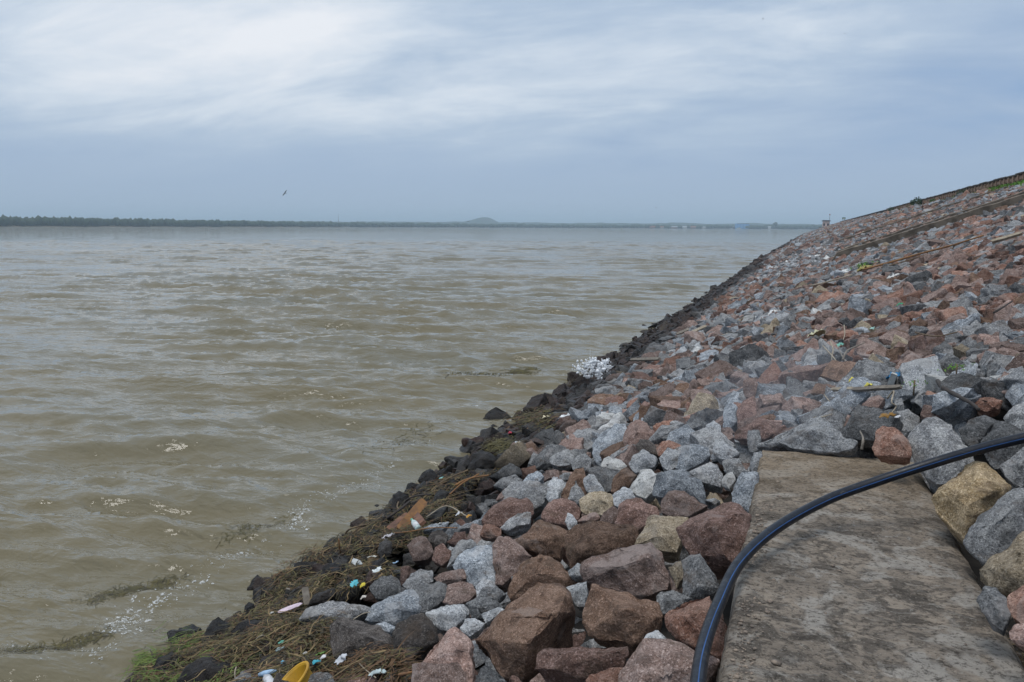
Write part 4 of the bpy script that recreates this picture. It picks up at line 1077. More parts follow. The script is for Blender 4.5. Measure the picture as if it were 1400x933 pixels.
bird(640, 303, 150, 1.0, R(90), R(3), .12, 'dark bird skimming the horizon just left of the hill')
bird(897, 284.5, 130, .5, R(60), R(12), .4, 'tiny bird just above the horizon, right of the hill')
bird(714, 139.5, 120, .22, R(60), R(12), .4, 'faintest speck of a bird below the upper middle one')
qb = at_depth(1361.4, 247, 82)
bd = link('perched_bird', None or (lambda: (lambda me: me)(tube('perched_bird', [Vector((0, 0, 0)), Vector((0, 0, .1)), Vector((.02, 0, .35)), Vector((.03, 0, .52)), Vector((.02, .02, .62)), Vector((.0, .04, .70)), Vector((0, .05, .76))], [.04, .12, .20, .17, .09, .10, .03], 10)))(), m_bird)
bd.location = (XCREST, 30 + 1.36 * 20, ZCREST - .06 + .81); bd.scale = (.75, .75, .75); tag(bd, 'black crow-like bird sitting upright on the guard fence', 'bird')
# ------------------------------------------------------------------ foam, splash, floating weed
m_foam, b, p = new_mat('foam')
p.inputs['Base Color'].default_value = (.74, .76, .76, 1); p.inputs['Roughness'].default_value = .6
fp = b.n('ShaderNodeNewGeometry').outputs['Position']
b.set(p.inputs['Alpha'], b.math('MULTIPLY', b.maprange(b.noise(fp, 38, 5, .7, .4), .46, .64), .75))
def water_z(x, y): return float(wave_h(np.array([x]), np.array([y]))[0])
FOAM = [  # centre px, spread x, spread y, tilt, count, size px
 (185, 838, 26, 14, -.25, 60, 4.2), (165, 862, 30, 9, -.3, 55, 3.6), (172, 880, 22, 5, -.3, 26, 3.0), (135, 905, 18, 9, 0, 36, 2.6), (215, 822, 22, 7, -.3, 40, 2.8), (120, 897, 26, 4, -.1, 14, 2.5),
 (30, 882, 16, 4, 0, 12, 2.2), (60, 905, 20, 10, 0, 16, 2), (238, 812, 20, 8, -.4, 30, 2.4),
 (285, 780, 28, 8, -.35, 42, 2.5), (320, 765, 28, 8, -.3, 45, 2.6), (345, 752, 30, 7, -.3, 36, 2.4), (272, 795, 22, 6, -.3, 26, 2.2),
 (408, 708, 13, 12, -.3, 90, 2.5), (418, 697, 22, 9, -.3, 55, 2.2), (450, 682, 22, 6, -.3, 50, 2.3), (482, 672, 25, 5, -.3, 30, 2.0), (395, 723, 18, 5, -.2, 26, 2.0),
 (520, 640, 25, 7, -.3, 40, 1.6), (500, 655, 22, 7, -.3, 40, 1.7), (560, 612, 30, 8, -.3, 40, 1.4), (610, 585, 30, 8, -.3, 30, 1.2), (660, 550, 30, 5, -.2, 24, 1.2), (445, 640, 30, 10, -.3, 18, 1.3),
 (795, 512, 16, 3, -.1, 80, 1.7), (775, 515, 20, 3, 0, 50, 1.2), (978, 407, 9, 2.2, -.2, 46, 1.5), (1000, 398, 10, 4, -.6, 46, 1.5), (1018, 390, 8, 3, -.6, 60, 1.6), (955, 412, 12, 1.5, 0, 22, 1.1), (1043, 358, 5, 1.5, -.3, 26, 1.3), (1070, 343, 7, 2, -.4, 40, 1.2), (1085, 333, 5, 1.4, -.5, 20, 1), (935, 424, 9, 2, -.2, 20, 1.0), (890, 446, 12, 3, -.4, 16, .9), (850, 470, 14, 5, -.4, 16, .9)]
V_, Fs = [], []
NB_ = 9
for (cx, cy, sx, sy, tl_, cn, spx) in FOAM:
    for _ in range(int(cn * 1.15)):
        a, b_ = rng.normal(0, .8, 2); X_ = cx + a * sx; Y_ = cy + b_ * sy + tl_ * a * sx
        q = on_z(X_, Y_, 0); d = (q - CAMP).length; rad = spx * (.42 if cy > 790 else .36) * d / F * math.exp(rng.normal(0, .65))
        if SLOPE * (q.x - XW) > .05: continue
        ang = rng.normal(.3, .5); el_ = rng.uniform(.25, .8)
        z0 = water_z(q.x, q.y); n0 = len(V_)
        dx = wave_h(np.array([q.x + .03]), np.array([q.y]))[0] - z0; dy = wave_h(np.array([q.x]), np.array([q.y + .03]))[0] - z0
        V_.append((q.x, q.y, z0 + .012 + rad * .22))
        for k in range(NB_):
            t = 2 * math.pi * k / NB_; r_ = rad * rng.uniform(.7, 1.25)
            ux, uy = r_ * math.cos(t), r_ * math.sin(t) * el_
            xx = ux * math.cos(ang) - uy * math.sin(ang); yy = (ux * math.sin(ang) + uy * math.cos(ang)) * 1.5
            V_.append((q.x + xx, q.y + yy, z0 + .004 + dx / .03 * xx + dy / .03 * yy))
        for k in range(NB_): Fs.append((n0, n0 + 1 + k, n0 + 1 + (k + 1) % NB_))
me = pmesh('foam', V_, Fs); me.shade_smooth()
tag(link('foam', me, m_foam), 'white specks of foam drifting on the water along the shore', 'foam', kind='stuff')

# wave breaking on the rocks
m_spray, b, p = new_mat('spray')
p.inputs['Base Color'].default_value = (.86, .88, .90, 1); p.inputs['Roughness'].default_value = .5
b.set(p.inputs['Alpha'], b.maprange(b.noise(b.n('ShaderNodeNewGeometry').outputs['Position'], 30, 5, .7, .5), .34, .50))
S0 = on_slope(824, 514, .36)
V1, F1 = ico(2)
Vs, Fs_, cnt = [], [], 0
sd = (S0 - CAMP).dot(fw)
pxm = sd / F
def drop(px, py, r_, dd=0.0):
    global cnt
    q = at_depth(px - (13 if px < 860 else 0), py, sd + dd)
    s = 1 + rng.normal(0, .09, len(V1))
    Vs.append(V1 * s[:, None] * np.array([r_, r_, r_ * rng.uniform(.7, 1.4)]) + np.array((q - S0)[:])); Fs_.append(F1 + cnt * len(V1)); cnt += 1
outl = [(801, 503, 4), (806, 501, 5), (811, 505, 5), (815, 499, 5), (819, 497, 4), (822, 503, 6), (823, 492, 2.6), (826, 508, 5), (829, 499, 5), (832, 505, 6), (836, 500, 5), (839, 504, 5), (842, 502, 4), (846, 503, 3), (831, 511, 4), (833, 515, 3), (812, 511, 4.5), (816, 514, 3), (808, 508, 4), (843, 494, 2.2), (839, 496, 3), (826, 494, 2.5)]
for (a, b_, r_) in outl:
    for k in range(26):
        drop(a + rng.normal(0, r_ * .8), b_ + rng.normal(0, r_ * .6), pxm * math.exp(rng.normal(-.25, .5)), rng.uniform(-.3, .3))
for k in range(150):
    t = rng.uniform(0, 1); a = 798 + t * 50; top = np.interp(a, [798, 810, 822, 826, 835, 848], [499, 496, 485, 488, 494, 493])
    drop(a, rng.uniform(top, 512), pxm * rng.uniform(.15, .5), rng.uniform(-.4, .4))
for k in range(10): drop(819.6 + rng.normal(0, .25), 478 + k * 1.2, pxm * rng.uniform(.2, .4))
me = mesh_np('wave_splash', np.concatenate(Vs), np.concatenate(Fs_)); me.shade_smooth()
o = link('wave_splash', me, m_spray, loc=S0); tag(o, 'white splash of a wave breaking on the shore rocks', 'splash', kind='stuff')
# other little breakers along the shore
Vs, Fs_, cnt = [], [], 0
S0b = S0; S0 = Vector((0, 0, 0))
for (a, b_, n_, sx, sy) in [(1016, 392, 60, 9, 3), (1002, 399, 46, 8, 4), (976, 407, 30, 7, 1.5), (1070, 343, 36, 6, 2), (1044, 358, 24, 5, 1.4), (1088, 331, 16, 4, 1.2)]:
    q = on_z(a, b_, .1); sd = (q - CAMP).dot(fw); pxm = sd / F
    for k in range(n_): g_ = rng.normal(0, .6); drop(a + g_ * sx, b_ - g_ * sx * .55 + rng.normal(0, .5) * sy, pxm * rng.uniform(.25, .8), rng.uniform(-.3, .3))
me = mesh_np('small_breakers', np.concatenate(Vs), np.concatenate(Fs_)); me.shade_smooth()
o = link('small_breakers', me, m_spray); tag(o, 'small white breakers along the distant dark shore rocks', 'foam', kind='stuff')

# strands: reeds, straw, weed
def strand_mats():
    out = []
    for nm, c1, c2 in (('reed_dark', (.055, .042, .018), (.03, .024, .012)), ('reed_olive', (.115, .095, .028), (.07, .062, .02)), ('reed_straw', (.25, .175, .08), (.16, .11, .05)), ('weed_green', (.07, .12, .014), (.13, .17, .03)), ('reed_brown', (.13, .07, .03), (.085, .045, .02))):
        out.append(plain(nm, c1, .75, scale=8, bump=0, col2=c2))
    return out
SM = strand_mats()
class Strands:
    def __init__(s): s.v = [[] for _ in SM]
    def add(s, p, ang, ln, wd, mi, curl=.5, rise=.12):
        n_ = 4; pr = None; a = ang; q = np.array(p[:], float); st_ = ln / n_
        tilt = rng.normal(0, rise)
        prev = None
        for k in range(n_ + 1):
            w_ = wd * (1 - .18 * k); side = np.array([-math.sin(a), math.cos(a), rng.normal(0, .3)]) * w_
            cur = (q - side, q + side)
            if prev is not None: s.v[mi] += [prev[0], prev[1], cur[1], cur[0]]
            prev = cur
            a += rng.normal(0, curl); q = q + np.array([math.cos(a) * st_, math.sin(a) * st_, st_ * tilt + math.cos(a) * st_ * SLOPE * .6])
            tilt -= .09
    def build(s, name, label, cat):
        allv = [x for l in s.v for x in l]
        me = mesh_np(name, allv, np.arange(len(allv)).reshape(-1, 4))
        for m_ in SM: me.materials.append(m_)
        me.polygons.foreach_set('material_index', np.concatenate([np.full(len(l) // 4, k) for k, l in enumerate(s.v)]).astype(np.int32))
        o = link(name, me); tag(o, label, cat, kind='stuff'); return o
st_ = Strands()
# ground under the mat: lumpy rotten bed
tries = 0; bedpts = []
while tries < 52000:
    tries += 1
    x, y = rng.uniform(170, 700), rng.uniform(640, 960)
    if not inpoly(x, y, MAT): continue
    q = on_slope(x, y, .0)
    lump = .05 + .09 * noise.noise(q * 2.3) + .05 * noise.noise(q * 6)
    z = max(q.z, .0) + lump + rng.uniform(-.05, .03) + (.04 if x < 440 else .02)
    u_r = rng.random(); green = noise.noise(q * 1.1 + Vector((5, 5, 5)))
    mi = 0 if u_r < .40 else 1 if u_r < .70 else 4 if u_r < .93 else 2
    if x < 330 and y > 850 and green > -.25 and rng.random() < .3: mi = 3
    if x > 440 and y > 895 and rng.random() < .5: mi = 4
    long = rng.random() < .06
    st_.add((q.x, q.y, z), rng.normal(-.5, 1.1) if rng.random() < .6 else rng.uniform(0, 6.28), rng.uniform(.06, .18) * (2.2 if long else 1), rng.uniform(.0022, .0065) * (.8 if mi == 2 else 1), 2 if long and rng.random() < .7 else mi, .45, .2)
for k in range(3600):                                         # bits of bark, leaf and broken stem
    x, y = rng.uniform(170, 700), rng.uniform(640, 960)
    if not inpoly(x, y, MAT): continue
    q = on_slope(x, y, .0)
    z = max(q.z, .0) + .05 + .09 * noise.noise(q * 2.3) + .05 * noise.noise(q * 6) + rng.uniform(-.03, .03)
    st_.add((q.x, q.y, z), rng.uniform(0, 6.28), rng.uniform(.03, .09), rng.uniform(.006, .014), [0, 0, 4, 1, 4, 2][rng.integers(0, 6)] if rng.random() < .93 else 2, .25, .3)
for k in range(800):                                          # bright green tuft by the water
    x, y = rng.normal(258, 18), rng.normal(893, 7); 
    if rng.random() < .3: x, y = rng.normal(196, 10), rng.normal(915, 6)
    elif rng.random() < .25: x, y = rng.normal(315, 14), rng.normal(888, 6)
    q = on_slope(x, y, .0); st_.add((q.x, q.y, max(q.z, 0) + rng.uniform(.02, .09)), rng.normal(.35, .6), rng.uniform(.10, .26), rng.uniform(.002, .005), 3, .3)
for k in range(420):                                           # weed on dark rocks
    x, y = rng.normal(732, 13), rng.normal(577, 7)
    q = on_slope(x, y, .08); st_.add((q.x, q.y, q.z + rng.uniform(0, .12)), rng.uniform(0, 6.28), rng.uniform(.15, .35), rng.uniform(.005, .011), [0, 1, 1, 4][rng.integers(0, 4)], .6)
for k in range(260):
    x, y = rng.normal(684, 8), rng.normal(613, 4); q = on_slope(x, y, .08); st_.add((q.x, q.y, q.z + rng.uniform(0, .1)), rng.uniform(0, 6.28), rng.uniform(.12, .25), rng.uniform(.004, .008), 1, .6)
st_.build('reed_litter', 'tangled mat of brown and olive reeds washed up along the shore', 'reeds')
# lumpy rotten bed under the strands (a closed sheet)
gxs = np.arange(-5.2, 1.0, .055); gys = np.arange(3.2, 13.5, .055)
Bv, Bi, keepq = [], {}, []
for j, yy in enumerate(gys):
    for i, xx in enumerate(gxs):
        z = SLOPE * (xx - XW); pxx, pyy, _ = project(Vector((xx, yy, z)))
        if inpoly(pxx, pyy, MAT):
            Bi[(i, j)] = len(Bv); q = Vector((xx, yy, z)); Bv.append((xx, yy, max(z, 0) - .02 + .09 * noise.noise(q * 2.3) + .05 * noise.noise(q * 6) + .012 * noise.noise(q * 25)))
Bf = [(Bi[(i, j)], Bi[(i + 1, j)], Bi[(i + 1, j + 1)], Bi[(i, j + 1)]) for (i, j) in Bi if (i + 1, j) in Bi and (i + 1, j + 1) in Bi and (i, j + 1) in Bi]
me = pmesh('rotten_reeds', Bv, Bf); me.shade_smooth()
tag(link('rotten_reeds', me, plain('rotten_bed', (.05, .036, .018), .95, scale=18, bump=.9, col2=(.022, .017, .01))), 'dark rotting bed of plant litter under the washed-up reeds', 'litter', kind='stuff')
# weed floating on the water in dark drifts
fl = Strands()
for (cx, cy, sx, sy, tl_, n_) in [(170, 806, 44, 6, -.25, 330), (90, 884, 60, 5, -.1, 300), (30, 895, 30, 9, 0, 110), (215, 798, 28, 5, -.3, 130), (348, 724, 40, 8, -.3, 170), (330, 832, 16, 4, -.1, 160), (655, 517, 50, 3, 0, 260), (715, 513, 18, 1.6, 0, 240), (560, 600, 40, 12, -.4, 120)]:
    for _ in range(n_):
        a, b_ = rng.normal(0, .6, 2); q = on_z(cx + a * sx, cy + b_ * sy + tl_ * a * sx, 0)
        if SLOPE * (q.x - XW) > .02: continue
        s_ = max(1, (q - CAMP).length / 8)
        z = water_z(q.x, q.y) + .004
        fl.add((q.x, q.y, z), rng.uniform(0, 6.28), rng.uniform(.04, .10) * s_, rng.uniform(.002, .005) * s_, 1 if rng.random() < .75 else 0, .5, 0.0)
fo = fl.build('floating_weed', 'thin dark drifts of weed floating on the water near the shore', 'weed')
# flatten floating strands to the water surface
me = fo.data; co = np.empty(len(me.vertices) * 3, np.float32); me.vertices.foreach_get('co', co); co = co.reshape(-1, 3); co[:, 2] = wave_h(co[:, 0], co[:, 1]) + .006; me.vertices.foreach_set('co', co.ravel()); me.update()

# ------------------------------------------------------------------ litter and driftwood, one thing each
MC = {}
def cm(c, rough=.45):
    k = (c, rough)
    if k not in MC: MC[k] = plain('litter_%02d' % len(MC), c, rough, var=.3, scale=25, bump=.2)
    return MC[k]
def placed(o, loc, rot): o.location = loc; o.rotation_euler = rot; return o
SLR = -math.atan(SLOPE)
def rag(name, px, py, w, h, col, lab, cat, rz=0, lift=.12, seed=0, jag=.25, tilt=0, dome=.3, rough=.5):
    q = on_slope(px, py, lift); d = (q - CAMP).dot(fw); s = d / F
    a, b_ = w * s / 2, h * s / 2 * 1.5
    o = link(name, sheet(name, ell(a, b_, 18, jag if jag < .1 else .38, seed), .002, a * (.03 if jag < .1 else .5), a * dome * .5, 8, seed), cm(col, rough))
    tag(o, lab, cat); return placed(o, q, (tilt, SLR, rz))
rag('sandal_sole', 396, 831, 36, 10, (.78, .62, .70), 'pale pink oval sandal sole lying on the reed mat', 'sole', rz=R(22), seed=2, jag=.06, dome=.12, lift=.14)
rag('plastic_bag', 487, 768, 10, 15, (.55, .57, .56), 'grey-white plastic scrap on reeds near the waterline', 'plastic scrap', rz=R(60), seed=3)
rag('plastic_scrap', 516, 779, 14, 7, (.75, .80, .80), 'white torn packet between the reeds and dark rock', 'packet', rz=R(10), seed=4)
rag('plastic_scrap', 509, 761, 10, 8, (.62, .60, .52), 'cream crumpled strip above the white torn packet', 'plastic scrap', rz=R(-40), seed=5)
rag('blue_wrapper', 541, 769, 8, 5, (.38, .55, .75), 'pale blue wrapper scrap beside dark brown rock', 'wrapper', rz=R(10), seed=6)
rag('wrapper', 485, 797, 12, 10, (.10, .50, .58), 'turquoise wrapper on the brown reeds', 'wrapper', rz=R(50), seed=7)
rag('yellow_wrapper', 496, 800, 9, 9, (.75, .60, .04), 'bright yellow twisted wrapper next to the turquoise one', 'wrapper', rz=R(20), seed=8, dome=.8)
rag('paper_cup', 497, 817, 8, 8, (.75, .68, .60), 'crushed cream cup above the long grey rock', 'cup', seed=9, dome=.9)
rag('plastic_scrap', 466, 901, 18, 13, (.66, .68, .72), 'crumpled white rag at foot of large blackish boulder', 'rag', rz=R(35), seed=10, dome=.6)
rag('teal_scrap', 432, 905, 11, 9, (.06, .48, .60), 'teal plastic lump right of the yellow bowl', 'plastic scrap', seed=11, dome=.9)
rag('white_scrap', 442, 899, 7, 8, (.80, .78, .80), 'small white cap beside the teal plastic lump', 'cap', seed=12, dome=1.0)
rag('green_scrap', 387, 877, 13, 5, (.10, .38, .28), 'green plastic strip on the reeds above the bowl', 'plastic scrap', rz=R(8), seed=13)
rag('green_bag', 438, 893, 16, 4, (.22, .42, .08), 'lime green strip above the small white cap', 'plastic scrap', rz=R(8), seed=14)
rag('glassy_scrap', 382, 887, 10, 9, (.28, .38, .38), 'grey-green translucent plastic scrap under the green strip', 'plastic scrap', seed=15, dome=.5)
rag('blue_bit', 387, 905, 7, 5, (.12, .42, .60), 'small blue plastic bit left of the yellow bowl', 'plastic scrap', seed=16)
rag('crumpled_bottle', 517, 919, 20, 15, (.56, .66, .66), 'crushed clear plastic bottle among brown litter', 'bottle', rz=R(-35), seed=17, dome=.7, rough=.25)
rag('white_bag', 532, 733, 20, 9, (.60, .58, .62), 'dirty white bag below the leaning plank', 'bag', rz=R(-10), seed=18)
rag('white_scrap', 627, 702, 8, 9, (.70, .72, .76), 'white scrap on straw, left of the red-brown boulder', 'plastic scrap', seed=19, dome=.7)
rag('orange_scrap', 641, 706, 7, 5, (.75, .36, .04), 'orange scrap on straw beside the white scrap', 'plastic scrap', seed=20, dome=.7)
rag('white_bag', 709, 607, 10, 12, (.66, .70, .74), 'white shiny bag caught between dark shore rocks', 'bag', rz=R(50), seed=21, dome=.7)
rag('polystyrene', 772, 569, 12, 6, (.85, .87, .88), 'bright white foam block on the wet dark rocks', 'foam block', seed=22, dome=.5, lift=.2)
rag('cream_scrap', 744, 571, 12, 4, (.80, .70, .48), 'cream-coloured scrap lying on olive weed', 'scrap', seed=23, lift=.2)
rag('red_scrap', 697, 592, 6, 5, (.45, .03, .06), 'small red plastic piece among the dark shore rocks', 'plastic scrap', seed=24, dome=.8, lift=.2)
rag('teal_scrap', 603, 654, 6, 6, (.30, .62, .58), 'pale teal bottle scrap at the water edge', 'plastic scrap', seed=25, dome=.7)
rag('cloth', 1118, 456, 24, 14, (.58, .56, .36), 'pale yellow cloth draped over rocks on the slope', 'cloth', rz=R(-45), seed=26, dome=.3, lift=.2)
rag('green_scrap', 1230, 416, 7, 5, (.02, .36, .16), 'emerald green scrap high on the rock slope', 'plastic scrap', seed=27, dome=.8, lift=.2)
rag('mint_scrap', 1148, 471, 10, 6, (.22, .55, .45), 'mint green scrap beside the pale yellow cloth', 'plastic scrap', rz=R(30), seed=28, lift=.2)
rag('mint_scrap', 1192, 449, 8, 3, (.35, .58, .52), 'thin mint strip right of the pale yellow cloth', 'plastic scrap', rz=R(30), seed=29, lift=.2)
rag('blue_bag', 1222, 514, 23, 9, (.02, .24, .52), 'bright blue plastic bag under a white board', 'bag', seed=30, dome=.5, lift=.16)
rag('yellow_rag', 1167, 520, 13, 9, (.78, .66, .06), 'left bright yellow rag on the driftwood', 'rag', rz=R(-30), seed=31, dome=.7, lift=.18)
rag('yellow_rag', 1187, 527, 13, 6, (.80, .70, .10), 'right yellow rag, nearer the blue bag', 'rag', rz=R(-30), seed=32, dome=.7, lift=.17)
rag('amber_bag', 1213, 569, 20, 11, (.30, .15, .015), 'amber brown plastic bag above the round red rock', 'bag', rz=R(-8), seed=33, dome=.7, lift=.16, rough=.3)
rag('white_scrap', 1227, 570, 7, 6, (.82, .82, .84), 'white scrap right beside the amber bag', 'plastic scrap', seed=34, dome=.9, lift=.16)
rag('ochre_rag', 1182, 367, 18, 6, (.45, .38, .12), 'ochre patch of cloth far up the rocky slope', 'cloth', seed=35, dome=.4, lift=.25)
rag('white_sack', 1222, 378, 15, 5, (.70, .70, .68), 'white sack scrap far up the rocky slope', 'sack', seed=36, dome=.4, lift=.25)
rag('white_scrap', 1113, 502, 4, 4, (.85, .85, .85), 'tiny white scrap on rocks left of the driftwood', 'scrap', seed=37, dome=1, lift=.2)
for k, (a, b_, c_, l_) in enumerate([(371, 838, (.62, .60, .55), 'tiny cream crumb of plastic beside the pink sole'), (520, 905, (.66, .64, .60), 'pale scrap of paper above the crushed clear bottle'), (620, 722, (.5, .5, .52), 'pale grey scrap on straw below the orange scrap'), (417, 893, (.5, .47, .42), 'beige scrap on reeds above the bowl rim'),
                                  (537, 905, (.62, .58, .50), 'cream shells of litter right of the crushed bottle'), (601, 716, (.45, .43, .40), 'small grey-white scrap right of the leaning plank')]):
    rag('litter_scrap', a, b_, 6, 4, c_, l_, 'scrap', seed=60 + k, dome=.7)

# bottle neck-like green white bottle
def lathe(name, prof, seg=20):
    V_ = []; 
    for (z, r_) in prof:
        for k in range(seg): a = 2 * math.pi * k / seg; V_.append((r_ * math.cos(a), r_ * math.sin(a), z))
    me = mesh_np(name, V_, np.array([(i * seg + k, i * seg + (k + 1) % seg, (i + 1) * seg + (k + 1) % seg, (i + 1) * seg + k) for i in range(len(prof) - 1) for k in range(seg)])); me.shade_smooth(); return me
q = on_slope(568, 722, .12); q.z += .03
bt = empty('plastic_bottle', q); bt.rotation_euler = (R(78), 0, R(-130)); tag(bt, 'pale green and white plastic bottle beside the leaning plank', 'bottle')
link('body', lathe('body', [(-.07, .0), (-.07, .02), (-.065, .026), (.02, .027), (.045, .022), (.06, .011), (.075, .010), (.075, 0)]), cm((.60, .74, .70), .3), parent=bt)
link('cap', lathe('cap', [(.070, .0), (.070, .0125), (.088, .0125), (.088, 0)]), cm((.12, .42, .28), .4), parent=bt)
link('label', lathe('label', [(-.045, .0274), (-.02, .0276), (.01, .0276)]), cm((.70, .72, .72), .5), parent=bt)
# yellow bowl / bucket lying half buried
q = on_slope(420, 952, .03); q.z += .0
m_yel = plain('yellow_plastic', (.62, .35, .02), .6, scale=6, bump=.2, col2=(.36, .20, .03))
prof = [(0, .0), (0, .052), (.010, .060), (.05, .071), (.085, .079), (.088, .084), (.093, .084), (.093, .077), (.085, .074), (.05, .066), (.012, .054), (.008, .0)]
bw = empty('yellow_bucket', q); tag(bw, 'yellow plastic bucket lying tipped in the reeds at the bottom edge', 'bucket')
toc = (CAMP - q).normalized()
dirv = (Vector((-toc.x * .2 - .35, -.25, .62))).normalized()
bw.rotation_euler = dirv.to_track_quat('Z', 'Y').to_euler(); bw.scale = (1.32, 1.32, 1.32)
link('body', lathe('body', prof, 40), m_yel, parent=bw)
link('rim', lathe('rim', [(.0845, .0845), (.088, .0885), (.094, .0885), (.0965, .084), (.094, .078)], 40), m_yel, parent=bw)
# toothbrush-like blue and white tube
a, b_ = on_slope(354, 923, .12), on_slope(378, 917, .12)
tb = link('toothpaste_tube', tube('toothpaste_tube', [Vector((0, 0, 0)), (b_ - a) * .3, (b_ - a) * .7, b_ - a], [.010, .016, .014, .004], 10), cm((.42, .60, .80), .4), loc=a); tag(tb, 'light blue and white plastic tube left of the yellow bucket', 'tube')
a, b_ = on_slope(362, 924, .11), on_slope(374, 940, .11)
tb = link('plastic_bottle', tube('plastic_bottle', [Vector((0, 0, 0)), (b_ - a) * .2, (b_ - a) * .3, b_ - a], [.010, .013, .026, .028], 12), cm((.72, .72, .74), .35), loc=a); tag(tb, 'white plastic bottle at the bottom edge under the blue tube', 'bottle')

# planks, boards and sticks
m_plank = plain('orange_plank', (.30, .15, .055), .85, scale=14, bump=.4, col2=(.19, .10, .05))
m_grw = plain('grey_wood', (.26, .23, .19), .9, scale=20, bump=.4, col2=(.16, .135, .11))
m_stick = plain('driftwood', (.20, .145, .085), .9, scale=20, bump=.4, col2=(.12, .08, .05))
m_pale = plain('pale_stick', (.42, .36, .27), .9, scale=20, bump=.3, col2=(.28, .23, .17))
m_dkst = plain('dark_stick', (.06, .05, .045), .9, scale=20, bump=.3)
m_bark = plain('red_bark', (.24, .12, .075), .9, scale=14, bump=.4, col2=(.14, .08, .06))
def board(name, p0, p1, wpx, th, mat, lab, cat='plank', l0=.12, l1=.12, wup=.5):
    a, b_ = on_slope(*p0, l0), on_slope(*p1, l1); d = ((a + b_) / 2 - CAMP).dot(fw); wd = wpx * d / F
    t = b_ - a; L = t.length; t.normalize(); side = (t.cross(CAMP - a)).normalized(); sd_ = (side * wup + t.cross(NSL).normalized() * (1 - wup)); sd_ = (sd_ - t * sd_.dot(t)).normalized(); nn = t.cross(sd_)
    V_, nseg = [], 14
    for i in range(nseg + 1):
        s = i / nseg; w_ = wd / 2 * (1 + .12 * noise.noise(Vector((s * 4, wpx, 1)))) * (.72 if i in (0, nseg) else 1)
        c = t * (L * s) + nn * (.006 * noise.noise(Vector((s * 3, 2, wpx))))
        V_ += [c - sd_ * w_ - nn * th / 2, c + sd_ * w_ - nn * th / 2, c + sd_ * w_ + nn * th / 2, c - sd_ * w_ + nn * th / 2]
    Fs = [(i * 4 + k, i * 4 + (k + 1) % 4, i * 4 + 4 + (k + 1) % 4, i * 4 + 4 + k) for i in range(nseg) for k in range(4)] + [(3, 2, 1, 0), (nseg * 4, nseg * 4 + 1, nseg * 4 + 2, nseg * 4 + 3)]
    o = link(name, pmesh(name, V_, Fs), mat, loc=a); tag(o, lab, cat); return o
board('wooden_plank', (546, 725), (580, 685), 13, .02, m_plank, 'orange-brown plank leaning on the reeds beside a green bottle', l0=.08, l1=.20, wup=.9)
board('bark_piece', (531, 725), (558, 704), 10, .03, m_bark, 'dull reddish bark slab tucked left of the orange plank', 'bark', l0=.06, l1=.1)
board('bark_piece', (568, 704), (578, 716), 10, .03, m_bark, 'short rusty bark piece right of the orange plank', 'bark', wup=.9)
board('wooden_board', (936, 459), (965, 446), 4, .03, m_pale, 'pale board lying on dark shore rocks, right one of two', 'board', .22, .22)
board('wooden_board', (925, 457), (942, 450), 4, .03, m_grw, 'grey board on dark shore rocks left of the pale board', 'board', .2, .2)
board('wooden_board', (863, 492), (902, 491), 4, .04, m_grw, 'grey beam lying level on rocks right of the wave splash', 'board', .2, .2)
board('wooden_board', (1138, 533), (1168, 532), 4, .03, m_pale, 'pale thin plank left of and below the yellow rags', 'board', .16, .16)
board('wooden_board', (1166, 533), (1232, 529), 5, .03, m_grw, 'long grey plank below the blue bag and yellow rags', 'board', .16, .16)
board('white_board', (1217, 527), (1223, 511), 8, .015, plain('white_board', (.60, .60, .57), .8, bump=.1), 'small white board standing in front of the blue bag', 'board', .14, .24, .95)
board('wooden_board', (420, 827), (417, 803), 9, .015, m_grw, 'short grey board standing in the reeds above the pink sole', 'board', .08, .2, .95)
board('wooden_board', (391, 818), (394, 805), 6, .015, m_grw, 'narrow dark slat standing left of the short grey board', 'board', .08, .16, .95)
board('wooden_board', (1356, 331), (1397, 319), 4, .06, m_pale, 'pale plank lying on the slope below the nearest rib', 'board', .3, .3)
def stick(name, P, wpx, mat, lab, cat='stick', taper=.5):
    Q = []
    for q in P: Q.append(on_slope(q[0], q[1], q[2] if len(q) > 2 else .14))
    d = (Q[0] - CAMP).dot(fw); r_ = wpx / 2 * d / F; a = Q[0]; C_ = catmull([q - a for q in Q], 6)
    rr = random.Random(int(P[0][0])); rad = [max(.002, r_ * (1 - (1 - taper) * i / len(C_)) * rr.uniform(.85, 1.15)) for i in range(len(C_))]
    o = link(name, tube(name, C_, rad, 8), mat, loc=a); tag(o, lab, cat); return o
stick('bamboo_pole', [(1180, 369, .28), (1220, 358, .26), (1262, 346, .26), (1300, 336, .28), (1345, 322, .3)], 3.0, m_plank, 'long orange bamboo pole lying on the slope below the ribs', 'pole', .7)
stick('bamboo_pole', [(1205, 366, .26), (1232, 359, .25), (1258, 351, .26)], 1.8, m_stick, 'shorter thin pole lying under the long bamboo pole', 'pole', .7)
stick('dark_branch', [(1358, 428, .2), (1370, 421, .22), (1384, 412, .22)], 3.5, m_dkst, 'short straight dark branch on the slope near right edge', 'branch')
stick('thin_pole', [(1108, 391, .2), (1130, 386, .2), (1165, 376, .22)], 2.2, m_pale, 'thin pale pole across rocks, left of the ochre cloth', 'pole', .8)
stick('root', [(1282, 521, .14), (1290, 531, .14), (1305, 539, .12), (1318, 546, .14), (1330, 553, .12), (1338, 560, .1)], 6.5, m_dkst, 'twisted dark root lying above the big grey boulder', 'root', .6)
stick('branch', [(1135, 467, .2), (1139, 478, .22), (1137, 490, .16), (1141, 500, .16)], 2.4, m_pale, 'bleached upright twig below the pale yellow cloth', 'twig')
stick('branch', [(1152, 492, .2), (1158, 480, .24), (1170, 474, .2), (1182, 469, .2)], 3, m_grw, 'grey driftwood limb leaning right, below the mint scrap', 'branch')
